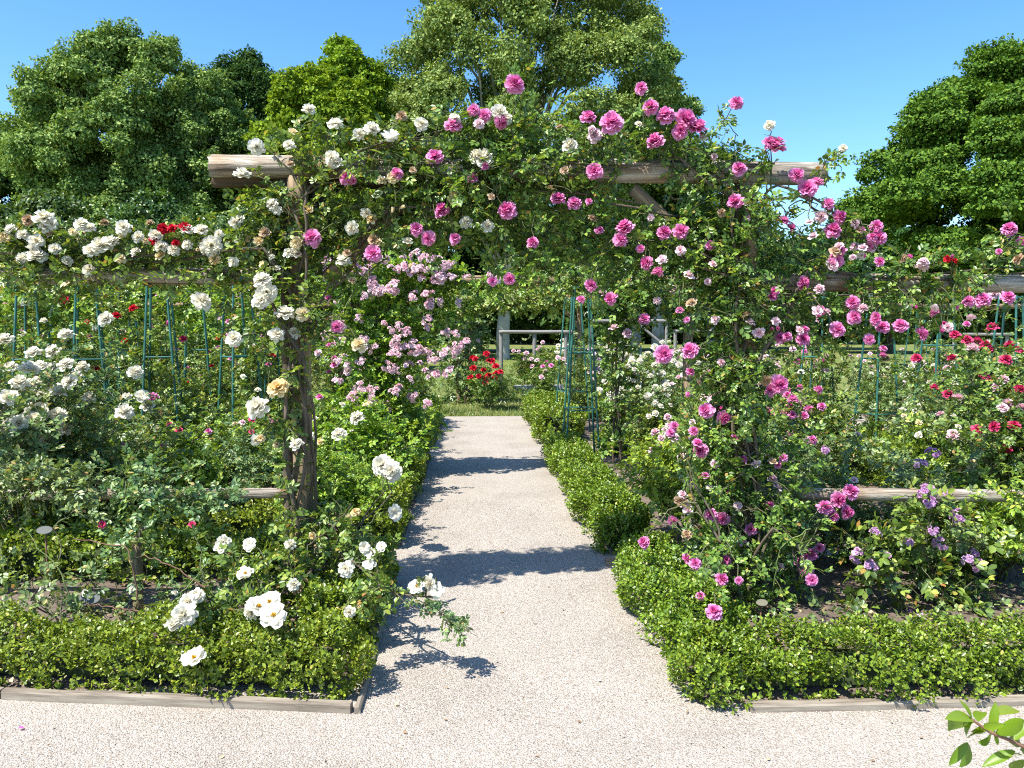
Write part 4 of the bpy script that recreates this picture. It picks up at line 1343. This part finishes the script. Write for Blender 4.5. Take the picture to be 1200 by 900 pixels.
P_G = [[(866, 740, YP - .12), (862, 560, YP - .12), (868, 380, YP - .12), (862, 230, YP - .1), (780, 190, YP - .05), (640, 195, YP), (500, 200, YP)], [(872, 740, YP - .1), (876, 500, YP - .12), (850, 330, YP - .12), (790, 280, YP - .05), (730, 280, YP - .05)],
       [(872, 740, YP - .1), (880, 450, YP - .12), (930, 320, YP - .08), (1040, 322, YP), (1240, 320, YP)], [(868, 740, YP - .12), (900, 620, YP - .3), (945, 660, YP - .3)], [(862, 740, YP - .12), (830, 640, YP - .3), (820, 560, YP - .25)], [(868, 240, YP - .1), (920, 225, YP - .1), (980, 260, YP - .1), (1010, 290, YP - .1)], [(866, 740, YP), (845, 480, YP), (852, 260, YP), (735, 240, YP - .02), (600, 230, YP - .05)]]
climber('climbing_rose', 'white climbing rose on the log post, fence rail and beam end', 'climbing rose', (xl - .15, YP - .15, 0.02), 'rose', W_ELL, W_G, W_BL, leaf=.080, mul=1.55)
climber('climbing_rose', 'hot pink climbing rose covering the other log post and middle of the beam', 'climbing rose', (xr, YP - .15, .02), 'rose', P_ELL, P_G, P_BL, leaf=.078, mul=1.65)

# violet rambler in the near sunny bed
vb = [('violet_truss', 960 + u * 240, 560 + v * 200, 19 if i % 2 else 15, 3.95 + .05 * (i % 3)) for i, (u, v) in enumerate(VIOLET)]
climber('rose_bush', 'sprawling large leaved rose with violet flower clusters by the low rail', 'rose bush', (gp(1085, 712).x, 4.15, .03), 'rose', [(1085, 650, 60, 60, 4.12, .22, 1.0), (1040, 690, 50, 36, 4.05, .2, .9), (1110, 700, 45, 34, 4.05, .2, .9), (1130, 640, 40, 40, 4.15, .2, .8), (1020, 650, 40, 30, 4.1, .18, .6), (1075, 600, 40, 26, 4.15, .14, .7), (1005, 720, 20, 18, 4.0, .1, .4)],
        [[(1085, 725, 4.15), (1090, 650, 4.1), (1075, 590, 4.05)], [(1085, 725, 4.15), (1040, 680, 4.05), (1010, 640, 4.0)], [(1085, 725, 4.15), (1120, 670, 4.08), (1150, 630, 4.05)]], vb, leaf=.118, temps=COMP3 + COMP[:2], cane_r=.006, canes=1, mul=1.0, group='rose bushes filling the beds')

# low grey leaved roses behind the front hedge, with long bare shoots
for (px, py, label, col, ell) in [
    (165, 735, 'grey leaved rose on a short stake behind the front hedge', 'rose_grey', [(185, 570, 60, 26, 4.15, .15, 2.4), (250, 578, 45, 18, 4.2, .12, 2.2), (200, 715, 40, 16, 3.75, .15, .8), (250, 700, 40, 22, 3.85, .15, .8), (165, 640, 34, 30, 3.95, .2, .9), (160, 600, 40, 24, 4.1, .2, .7), (120, 660, 30, 26, 3.95, .15, .5), (205, 690, 30, 24, 3.9, .15, .5)]),
    (60, 735, 'straggling thin rose with pale green bare shoots behind the front hedge', 'rose_grey', [(90, 566, 60, 26, 4.15, .15, 2.4), (10, 562, 55, 28, 4.15, .15, 2.4), (60, 715, 60, 16, 3.75, .15, .9), (150, 715, 40, 16, 3.75, .15, .8), (-10, 705, 40, 20, 3.8, .15, .8), (40, 690, 40, 24, 3.9, .2, .6), (95, 690, 34, 26, 3.9, .2, .6), (10, 650, 30, 30, 3.95, .2, .5), (130, 700, 30, 20, 3.85, .15, .5)]),
]:
    b = gp(px, py + 2)
    climber('rose_bush', label, 'rose bush', (b.x, b.y, .03), col, ell, [[(px, py, b.y), (px - 4, py - 60, 3.95), (px + 10, py - 110, 3.95)], [(px, py, b.y), (px + 40, py - 40, 3.9), (px + 90, py - 60, 3.8)]], [('white_small', px + 40, py - 40, 8, 3.8), ('white_small', px - 10, py - 45, 8, 3.8), ('crimson_small', px + 60, py - 120, 9, 3.95)],
            leaf=.072, cane_r=.005, canes=1, mul=1.15, group='rose bushes filling the beds')

# pale pink rambler on the second pergola, golden creeper on the last
YR = 8.25
RA = [(455, 325, 70, 26, YR, .35, 1), (520, 328, 60, 22, YR, .35, 1), (580, 338, 45, 14, YR, .3, .8), (400, 318, 50, 26, YR, .35, 1), (445, 365, 50, 36, YR, .35, 1), (455, 415, 50, 40, YR, .35, 1), (455, 465, 50, 36, YR, .35, 1), (495, 390, 30, 40, YR, .3, .7), (480, 500, 36, 22, YR, .3, .8), (410, 420, 26, 50, YR, .3, .6), (395, 480, 26, 36, YR, .3, .6)]
r_ = random.Random(5)
RB = []
for (px, py, rx, ry, n) in [(455, 308, 75, 10, 16), (530, 318, 50, 12, 8), (400, 312, 30, 14, 5), (450, 350, 55, 26, 8), (440, 420, 45, 45, 13), (500, 440, 40, 40, 8), (535, 402, 12, 14, 3), (440, 480, 40, 26, 6), (520, 372, 20, 20, 3), (405, 390, 25, 40, 5)]:
    for i in range(int(n * 1.9)):
        RB.append(('pale_truss', px + r_.uniform(-rx, rx), py + r_.uniform(-ry, ry), r_.uniform(9, 18), YR - r_.uniform(.22, .38)))
climber('rambling_rose', 'pale pink rambler heaped over the second pergola beyond the log post', 'climbing rose', (-1.05, YR, .02), 'rose_lime', RA, [[(450, 540, YR), (450, 400, YR), (460, 320, YR), (590, 330, YR)], [(455, 540, YR), (440, 420, YR), (400, 320, YR)]], RB, leaf=.12, mul=.75, twigL=(.15, .35))
climber('rambling_rose', 'sparse rambler with pink blooms over the far post of the second pergola', 'climbing rose', (2.35, 8.4, .02), 'rose', [(712, 330, 45, 22, 8.4, .3, .8), (745, 345, 45, 26, 8.4, .3, .8), (790, 360, 45, 22, 8.4, .3, .8), (722, 370, 24, 34, 8.3, .25, .9), (722, 420, 22, 40, 8.25, .25, .8), (722, 470, 22, 34, 8.25, .25, .8), (640, 326, 50, 13, 8.3, .28, 1.6), (672, 322, 44, 13, 8.2, .22, 1.8), (735, 360, 30, 40, 8.2, .25, 1.3), (765, 335, 30, 20, 8.2, .25, 1.2), (700, 328, 40, 13, 8.3, .28, 1.1), (580, 326, 30, 12, 8.3, .28, 1.0), (722, 520, 22, 24, 8.25, .22, .7), (790, 345, 50, 20, 8.3, .28, .9), (740, 320, 40, 18, 8.4, .25, .7), (860, 350, 60, 18, 8.4, .3, .8), (940, 355, 60, 16, 8.4, .3, .7), (1040, 350, 60, 14, 8.4, .3, .7), (1150, 348, 70, 14, 8.4, .3, .7)],
        [[(722, 540, 8.4), (722, 420, 8.4), (715, 330, 8.4)], [(722, 540, 8.4), (730, 350, 8.4), (900, 345, 8.4), (1150, 345, 8.4)]],
        [('pale', 705, 345, 12, 8.1), ('pale_small', 740, 330, 10, 8.1), ('hot', 755, 375, 14, 8.1), ('pale', 790, 340, 12, 8.1), ('pale_small', 720, 385, 12, 8.1), ('pale_small', 770, 352, 9, 8.1), ('pale_small', 860, 345, 11, 8.1), ('hot', 950, 350, 13, 8.1), ('pale', 1165, 345, 14, 8.1), ('pale', 1100, 350, 12, 8.1), ('pale', 735, 392, 12, 8.1)], leaf=.12, mul=.6, twigL=(.15, .35))
climber('rambling_rose', 'light green rambler spilling along the second pergola rail behind the obelisks', 'climbing rose', (-5.4, 8.4, .02), 'rose_lime', [(x, 352, 50, 18, 8.3, .35, 1.1) for x in range(-20, 380, 60)] + [(60, 375, 24, 24, 8.4, .3, .5), (330, 385, 26, 30, 8.4, .3, .7), (130, 372, 30, 16, 8.4, .3, .5), (30, 400, 24, 40, 8.4, .3, .6)],
        [[(40, 540, 8.4), (40, 350, 8.4), (360, 345, 8.4)]], [('red', 76, 351, 10, 8.1), ('cream_small', 45, 345, 10, 8.1), ('white_small', 30, 355, 9, 8.1), ('cream_small', 195, 345, 8, 8.1), ('hot_small', 75, 396, 10, 8.1), ('crimson_small', 215, 398, 9, 8.1), ('hot_small', 385, 350, 9, 8.1)], leaf=.13, mul=.55, twigL=(.15, .35))
YG = 16
climber('creeper', 'golden green creeper trained over the farthest pergola beam and post', 'creeper', (-.3, YG, .02), 'rose_gold', [(545, 354, 30, 14, YG - .1, .4, 1.2), (600, 350, 36, 13, YG - .1, .4, 1.3), (650, 348, 36, 12, YG - .1, .4, 1.3), (690, 350, 20, 12, YG - .1, .4, 1.1), (590, 352, 50, 10, YG - .3, .3, 1)],
        [[(548, 480, YG), (548, 360, YG), (680, 348, YG)]], [('pale_small', 600, 352, 5, YG - .4), ('pale_small', 640, 350, 5, YG - .4)], leaf=.17, mul=.8, twigL=(.15, .4))
climber('creeper', 'grey green column of creeper behind the bright red rose bush', 'creeper', (at(542, 480, YG + .3).x, YG + .3, .02), 'rose_grey', [(545, 385, 28, 30, YG + .3, .45, 1), (542, 420, 32, 34, YG + .3, .45, 1), (545, 455, 32, 28, YG + .3, .45, 1), (530, 480, 26, 16, YG + .3, .4, .8)],
        [[(545, 485, YG + .3), (545, 370, YG + .3)]], [('pale_small', 520, 420, 7, YG - .1), ('pale_small', 560, 400, 6, YG - .1)], leaf=.16, mul=.4, twigL=(.2, .45))


# ------------------------------------------------------------------ trees
LT = leaflet(width=.75, fold=.12, droop=.1)


def tree(name, px, Y, half, ytop, ybot, m, label, clumps=60, per=650, leaf=.24, cr=.17, bark='bark', shell=.5, seed=0, trunk_r=.35, trunk_px=None, sprays=.16, taper=.12, squash=.95, group='park trees behind the rose garden', limbs=9, prof=None, up=.8, gap=0.):
    global rng
    keep = rng
    rng = np.random.default_rng(900 + seed)
    x = at(px, 300, Y).x
    zt, zb = at(px, ytop, Y).z, max(at(px, ybot, Y).z, .6)
    rad = half * Y / F
    tx = at(trunk_px, 300, Y).x if trunk_px else x
    t = thing(name, label, 'tree', (tx, Y, 0), 0, group)
    O = np.array([tx, Y, 0])
    h = zt - zb
    ctr = np.array([x, Y, zb + h * .5])
    # clump centres in an egg shaped crown
    nf = int(clumps * 1.3)
    fi = np.arange(nf) + .5
    ph_ = np.arccos(1 - 2 * fi / nf)
    th_ = math.pi * (1 + 5 ** .5) * fi
    u = np.stack([np.cos(th_) * np.sin(ph_), np.sin(th_) * np.sin(ph_), np.cos(ph_)], 1)
    u = nrm(u + rng.normal(size=u.shape) * .10)
    u = u[u[:, 1] < .5]
    rr = np.where(rng.random((len(u), 1)) < .72, rng.uniform(.80, 1.07, (len(u), 1)), rng.uniform(shell, .85, (len(u), 1)))
    C_ = u * rr
    zz = C_[:, 2]
    widen = np.where(zz < -.3, 1.0, 1 - taper * (zz + .3))
    cw = 1 - cr * .9
    ex = rng.random(len(u)) < sprays
    rr[ex] = rng.uniform(1.04, 1.16, (ex.sum(), 1))
    C_ = u * rr
    pc = np.stack([x + C_[:, 0] * rad * cw * widen, Y + C_[:, 1] * rad * .8 * cw * widen, ctr[2] + zz * h / 2 * (1 - cr * rad / (h / 2) * .7)], 1)
    g = Geo()
    r0 = cr * rad * rng.uniform(.75, 1.3, len(pc))
    r0[ex] *= .62
    for p, r1 in zip(pc, r0):
        n = int(2.6 * per * (r1 / (cr * rad)) ** 2)
        d = rnd_dir(n)
        d[:, 2] = np.where((d[:, 2] < -.5) & (rng.random(n) < .6), -d[:, 2], d[:, 2])
        sh = rng.uniform(.45, 1.0, (n, 1)) ** .6
        ph = rng.uniform(0, 6.28, 3)
        lump = 1 + .34 * np.sin(d[:, :1] * 4.2 + ph[0]) * np.sin(d[:, 1:2] * 4 + ph[1]) + .18 * np.sin(d[:, 2:3] * 7 + ph[2])
        q = p + d * sh * r1 * lump * [1.12, 1.12, squash]
        D = nrm(rng.normal(size=(n, 3)) + d * .5 - UP * .25)
        N = d * 1.15 + UP * up * .8 + rng.normal(size=(n, 3)) * .36
        V, Q = stamp(LT, LQ, q - O, D, N, leaf * .66 * rng.uniform(.6, 1.25, n))
        g.add(V, Q)
    obj('crown', g.mesh('crown', M[m]), t)
    # trunk with limbs reaching into the clumps
    st = Geo()
    th = zb + h * .45
    zs = np.linspace(-.1, th, 9)
    wob = np.cumsum(rng.normal(size=(9, 2)) * .06 * trunk_r * 2, 0)
    tk = np.stack([(x - tx) * (zs / th).clip(0, 1) ** 2 + wob[:, 0], wob[:, 1], zs], 1)
    V, Q = tubes(tk[None], trunk_r, trunk_r * .4, 10); st.add(V, Q)
    for i in rng.permutation(len(pc))[:limbs * 3]:
        k = rng.integers(3, 9)
        s = tk[k]
        e = pc[i] - O
        if e[2] < s[2] - .5:
            continue
        uu = np.linspace(0, 1, 7)[:, None]
        pts = s * (1 - uu) + e * uu + UP * np.sin(uu * math.pi) * .12 * np.linalg.norm(e - s) + rng.normal(size=(7, 3)) * .08
        V, Q = tubes(pts[None], trunk_r * rng.uniform(.25, .45), trunk_r * .06, 6); st.add(V, Q)
    obj('trunk', st.mesh('trunk', M[bark], True), t)
    rng = keep
    return t


tree('plane_tree', 163, 38, 134, 42, 345, 't_plane', 'broad grey green tree with an airy crown, behind the white canopy', 165, 700, .205, .135, 'bark_pale', .35, 1, .35, sprays=.24, taper=.05, limbs=20)
tree('broadleaf_tree', 2, 42, 74, 140, 345, 't_dark', 'dark tree at the picture edge beside the grey green one', 60, 620, .25, .2, seed=2)
tree('broadleaf_tree', 308, 45, 92, 58, 340, 't_dark', 'very dark round tree between the grey green and lime trees', 70, 650, .25, .2, seed=3)
tree('broadleaf_tree', 378, 35, 84, 82, 335, 't_lime', 'bright lime green tree behind the beam end', 110, 560, .24, .17, seed=4)
tree('broadleaf_tree', 410, 39, 56, 42, 290, 't_lime', 'lime green tree top rising beside the tallest tree', 60, 560, .24, .22, seed=5)
tree('poplar_tree', 625, 38, 178, -75, 330, 't_plane', 'tallest tree, airy crown with pale branches above the beam', 185, 640, .195, .115, 'bark_pale', .3, 6, .36, trunk_px=589, limbs=30)
tree('poplar_tree', 770, 41, 50, 60, 330, 't_plane', 'slender airy tree leaning out of the tallest crown', 44, 420, .23, .22, 'bark_pale', .2, 12, .25, limbs=10)
tree('chestnut_tree', 1228, 27, 250, 26, 372, 't_chestnut', 'huge dense chestnut with a domed dark green crown against the sky', 250, 1050, .175, .105, seed=7, shell=.6, squash=.68, up=.9, taper=.42, sprays=.06)
tree('broadleaf_tree', 455, 47, 95, 78, 345, 't_dark', 'dark tree filling the gap behind the lime trees', 80, 520, .26, .2, seed=8)
tree('broadleaf_tree', 235, 50, 90, 92, 350, 't_dark', 'dark tree behind the grey green one and the beam end', 70, 520, .26, .2, seed=9)
tree('broadleaf_tree', 730, 52, 120, 228, 388, 't_dark', 'low dark tree beneath the tallest crown', 70, 520, .28, .2, seed=10)
tree('broadleaf_tree', 560, 50, 110, 200, 384, 't_dark', 'low dark tree behind the speckled trunk', 70, 520, .28, .2, seed=11)
tree('broadleaf_tree', 900, 55, 110, 262, 390, 't_dark', 'low dark tree behind the pink covered post', 60, 520, .28, .22, seed=13)
tree('broadleaf_tree', 1045, 46, 90, 268, 392, 't_dark', 'low dark tree at the foot of the chestnut', 60, 520, .28, .22, seed=14)
tree('shrub', 60, 27, 90, 232, 392, 't_shrub', 'large dark shrub behind the white canopy at the edge', 60, 420, .2, .22, seed=15, group='dark shrubs under the park trees')
tree('shrub', 190, 28, 90, 225, 392, 't_shrub', 'large dark shrub under the grey green tree', 60, 420, .2, .22, seed=16, group='dark shrubs under the park trees')
tree('shrub', 310, 27, 80, 240, 392, 't_shrub', 'large dark shrub behind the white rose head', 60, 420, .2, .22, seed=17, group='dark shrubs under the park trees')
tree('shrub', 430, 29, 80, 262, 394, 't_shrub', 'large dark shrub behind the pale rambler', 60, 420, .2, .22, seed=18, group='dark shrubs under the park trees')
tree('shrub', 1150, 33, 110, 300, 396, 't_shrub', 'dark shrub in the shade under the chestnut', 60, 420, .2, .22, seed=19, group='dark shrubs under the park trees')
for (px, Y, r1, lab) in [(748, 42, .32, 'pale speckled trunk left of the twin stems'.replace('left of', 'beside'), ), (775, 44, .22, 'thin leaning trunk next to the pale speckled one'), (835, 46, .3, 'dark trunk past the braced trellis')]:
    tree('broadleaf_tree', px, Y, 60, 170, 335, 't_dark', 'dark leafed tree with a ' + lab, 40, 480, .26, .24, 'bark_pale', seed=int(px), trunk_r=r1)


g = Geo()
n = 120000
u = rng.uniform(-1, 1, n)
xx = u * 95
top = 9 + 2.2 * np.sin(xx * .21) + 1.6 * np.sin(xx * .53 + 1) + 1.1 * np.sin(xx * 1.3 + 2)
zz = top * rng.uniform(0, 1, n) ** .8
yy = 72 + rng.uniform(-1, 1, n) * 3 + 2.5 * np.sin(xx * .45 + zz * .7)
Pn = np.stack([xx, yy, zz], 1)
V, Q = stamp(LT, LQ, Pn, rng.normal(size=(n, 3)), UP * .6 + np.array([0, -.6, 0]) + rng.normal(size=(n, 3)) * .5, rng.uniform(.4, .9, n)); g.add(V, Q)
tag(obj('far_wood', g.mesh('far_wood', M['t_dark'])), 'dark far wood closing the view beyond the lawn', 'wood', kind='stuff')

# ------------------------------------------------------------------ small things
def slab_box(g, x0, x1, y0, y1, z0, z1):
    v = [(x, y, z) for z in (z0, z1) for (x, y) in ((x0, y0), (x1, y0), (x1, y1), (x0, y1))]
    g.add(v, [[0, 3, 2, 1], [4, 5, 6, 7], [0, 1, 5, 4], [1, 2, 6, 5], [2, 3, 7, 6], [3, 0, 4, 7]])


def bench(px, Y, L, label, z=.42):
    x = at(px, 450, Y).x
    t = thing('stone_bench', label, 'bench', (x, Y, 0), group='pale stone benches beyond the beds')
    g = Geo(); slab_box(g, -L / 2, L / 2, -.2, .2, z - .08, z)
    o = obj('seat', g.mesh('seat', M['stone']), t)
    bv = o.modifiers.new('bevel', 'BEVEL'); bv.width = .012; bv.segments = 2
    for s in (-1, 1):
        g = Geo(); slab_box(g, s * L * .33 - .07, s * L * .33 + .07, -.16, .16, 0, z - .081)
        obj('leg', g.mesh('leg', M['stone']), t)


bench(640, 17.0, 1.4, 'low pale bench beside the bright red rose bush', .30)
bench(768, 20.5, 1.6, 'pale bench beneath the braced trellis among white roses')


def label_plate(px, py, Y, dpx, label, m='plate'):
    p = at(px, py, Y)
    t = thing('plant_label', label, 'plant label', (p.x, Y, .03), group='small plant labels in the beds')
    r = dpx * Y / F / 2
    bm = bmesh.new()
    vs = [bm.verts.new((r * math.cos(a), 0, r * .55 * math.sin(a))) for a in np.linspace(0, 2 * math.pi, 24, endpoint=False)]
    f = bm.faces.new(vs)
    e = bmesh.ops.extrude_face_region(bm, geom=[f])
    bmesh.ops.translate(bm, vec=(0, .006, 0), verts=[v for v in e['geom'] if isinstance(v, bmesh.types.BMVert)])
    bmesh.ops.recalc_face_normals(bm, faces=bm.faces)
    me = bpy.data.meshes.new('plate'); bm.to_mesh(me); bm.free(); me.materials.append(M[m])
    o = obj('plate', me, t); o.location = (0, 0, p.z - .03); o.rotation_euler = (R(-38), 0, R(random.uniform(-10, 10)))
    g = Geo(); bar(g, (0, .015, -.05), (0, .012, p.z - .04), .005)
    obj('stake', g.mesh('stake', M['dead']), t)


label_plate(105, 701, 3.82, 26, 'grey oval plant label behind the front hedge')
label_plate(52, 621, 4.62, 18, 'grey oval plant label before the second hedge')
label_plate(893, 706, 3.85, 15, 'olive oval plant label beside the pink rose foot', 'plate_olive')
label_plate(700, 432, 12.0, 12, 'pale plant label among white roses', 'plate')
label_plate(680, 517, 9.1, 8, 'grey plant label at the foot of the bare obelisk', 'plate')

# short stake with a tied stub
sx = gp(162, 738)
t = thing('wooden_stake', 'short weathered stake standing behind the front hedge', 'stake', (sx.x, sx.y, 0))
log('shaft', (sx.x, sx.y, -.05), (sx.x + .01, sx.y, .50), .03, M['timber_brown'], t, .026, origin=Vector(t.location), sides=9)
log('stub', (sx.x + .01, sx.y - .01, .47), (sx.x + .06, sx.y - .04, .56), .012, M['timber'], t, origin=Vector(t.location), sides=7)


# bare pale and reddish shoots sticking out of the beds
def shoot(pts, m, label, r=.004):
    base = pts[0]
    g = Geo()
    P_ = np.array([tuple(at(*p)) for p in pts])
    n = 14
    s = np.linspace(0, len(P_) - 1, n)
    i = np.minimum(s.astype(int), len(P_) - 2)
    f = (s - i)[:, None]
    PT = P_[i] * (1 - f) + P_[i + 1] * f + rng.normal(size=(n, 3)) * .004
    loc = PT[0].copy()
    V, Q = tubes((PT - loc)[None], r, r * .5, 6); g.add(V, Q)
    o = obj('bare_shoot', g.mesh('bare_shoot', M[m], True), None, loc)
    tag(o, label, 'rose shoot', 'bare rose shoots arching out of the beds')


shoot([(88, 722, 3.75), (72, 670, 3.75), (25, 618, 3.75)], 'green_cane', 'long pale green shoot bending over the grey label')
shoot([(46, 724, 3.7), (22, 698, 3.7)], 'green_cane', 'short pale green shoot low beside the grey label', .006)
shoot([(195, 716, 3.7), (245, 658, 3.65)], 'green_cane', 'pale green shoot behind the cluster of white roses')
shoot([(165, 712, 3.75), (150, 640, 3.72), (85, 632, 3.7)], 'dead', 'reddish dry shoot crossing above the stake')
shoot([(240, 690, 3.7), (200, 662, 3.7), (165, 650, 3.7)], 'dead', 'reddish dry shoot between stake and white roses')
shoot([(165, 716, 3.65), (100, 708, 3.6)], 'dead', 'brown dry shoot lying above the front hedge')
shoot([(905, 690, 4.0), (915, 640, 3.9), (950, 618, 3.85)], 'green_cane', 'pale green shoot arching to the low pink cluster')
shoot([(858, 742, 3.7), (848, 700, 3.7)], 'green_cane', 'stout pale shoot below the low pink roses', .006)
shoot([(812, 705, 3.85), (825, 655, 3.85)], 'green_cane', 'pale green shoot under the pair of small pink blooms')
shoot([(815, 650, 4.05), (800, 625, 4.0), (781, 602, 4.0)], 'green_cane', 'pale green shoot carrying pale pink blooms')
shoot([(811, 575, 4.2), (818, 500, 4.15)], 'green_cane', 'upright pale shoot under the pair of bright pink blooms')
shoot([(1062, 545, 6.0), (1058, 500, 6.0), (1050, 470, 6.0)], 'green_cane', 'straight pale shoot before the green obelisk')
shoot([(360, 640, 4.0), (395, 615, 4.0), (412, 590, 4.0)], 'cane', 'brown shoot leaning from the log post foot')

# sprig over the path at the white rose
climber('fallen_rose_spray', 'white rose spray arching out over the shaded path', 'rose spray', tuple(at(440, 700, 3.7)), 'rose_grey', [(500, 708, 14, 6, 3.44, .04, 1.2), (524, 722, 16, 6, 3.42, .04, 1.2), (472, 690, 16, 7, 3.5, .05, 1.2), (540, 738, 8, 4, 3.4, .03, .9)], [[(440, 700, 3.62), (480, 694, 3.46), (520, 718, 3.42), (552, 742, 3.40)]], [], leaf=.06, cane_r=.003, canes=1, mul=1.0, twigL=(.04, .09))


# fresh green shrub at the near corner
def near_shrub():
    Y = 1.55
    b = (1.32, 1.45, 0)
    t = thing('leafy_shrub', 'fresh lime green leafy sprig reaching in over the gravel corner', 'shrub', b)
    O = np.array(b)
    g, st = Geo(), Geo()
    tip = [np.array(at(px, py, Y)) for px, py in ((1128, 836), (1137, 842), (1160, 858), (1185, 868), (1210, 880))]
    pts = tip[::-1]
    path = np.array([O, O + [.02, .02, .35], O + [-.0, .04, .62]] + [p for p in pts])
    V, Q = tubes((path - O)[None], .007, .0022, 6); st.add(V, Q)
    L = leaflet(width=.46, fold=.07, droop=.12)
    spec = []  # (px, py) base -> tip of each leaf, in the sprig's plane with some depth
    for (a, bb, dz) in [((1139, 843), (1130, 824), .0), ((1139, 843), (1118, 838), -.02), ((1140, 845), (1128, 860), .02), ((1146, 846), (1150, 830), .03), ((1140, 844), (1124, 848), .03), ((1138, 842), (1119, 845), .05), ((1152, 852), (1170, 850), -.02), ((1158, 857), (1134, 860), .02), ((1163, 858), (1166, 830), .0), ((1166, 860), (1200, 846), -.03), ((1162, 856), (1157, 872), .03), ((1165, 860), (1170, 872), .0), ((1180, 866), (1200, 868), .02),
                            ((1134, 870), (1116, 893), .0), ((1134, 870), (1133, 893), .02), ((1190, 880), (1158, 893), .0), ((1196, 885), (1176, 880), .03), ((1200, 890), (1184, 902), .02), ((1188, 868), (1210, 842), .0), ((1195, 878), (1215, 892), .02), ((1168, 838), (1192, 828), .02), ((1150, 850), (1142, 862), .02)]:
        p, q = np.array(at(*a, Y)), np.array(at(bb[0], bb[1], Y + dz * 2))
        spec.append((p, q))
    Pn = np.array([s[0] for s in spec]); D = np.array([s[1] - s[0] for s in spec])
    ln = np.linalg.norm(D, axis=1) * 1.22
    N = np.array([[-.2, -.55, .8]]) + rng.normal(size=Pn.shape) * .3
    # leaf blade: midrib and two margins, pointed, folded along the midrib and drooping to the tip
    ys = np.array([0, .08, .2, .34, .5, .66, .8, .92, 1.])
    hw = np.array([.0, .06, .11, .138, .144, .126, .09, .042, .0])
    dz = -.16 * ys ** 2
    mid = np.stack([ys * 0, ys, dz], 1)
    lf = np.stack([-hw, ys + .015 * np.sin(np.arange(9) * 2.6), dz + hw * .42], 1)
    rt = np.stack([hw, ys + .015 * np.cos(np.arange(9) * 2.9), dz + hw * .42], 1)
    LV = np.concatenate([mid, lf, rt])
    tris = []
    for k in range(8):
        tris += [[k, k + 1, 10 + k], [k, 10 + k, 9 + k], [k, 18 + k, 19 + k], [k, 19 + k, k + 1]]
    V, Q = stamp(LV, np.array(tris), Pn - O, D, N, ln)
    g.add(V, Q)
    # the rest of the shrub, outside the frame
    n = 90
    p = O + [.1, 0, .55] + rnd_dir(n) * rng.uniform(.2, 1, (n, 1)) * [.16, .2, .32]
    V, Q = stamp(LV, np.array(tris), p - O, rnd_dir(n), UP + rng.normal(size=(n, 3)) * .5, rng.uniform(.03, .06, n))
    g.add(V, Q)
    obj('foliage', g.mesh('foliage', M['sprig'], True), t)
    obj('stem', st.mesh('stem', M['dead'], True), t)


near_shrub()

# a few petals dropped on the gravel
for (px, py, k, lab) in [(21, 856, 'hot', 'fallen magenta petal lying on the near gravel'), (462, 828, 'cream', 'fallen yellowish petal lying in the shade edge on the path'), (700, 800, 'white', 'fallen white petal lying on the sunny path')]:
    p = gp(px, py)
    V, Q = stamp(leaflet(width=.9, fold=.15), LQ, np.array([[0, 0, .008]]), np.array([[1., .3, .1]]), np.array([[0, 0, 1.]]), .022)
    o = obj('fallen_petal', np_mesh('fallen_petal', V, Q, P[k]), None, (p.x, p.y, 0))
    tag(o, lab, 'petal', 'petals fallen on the gravel')
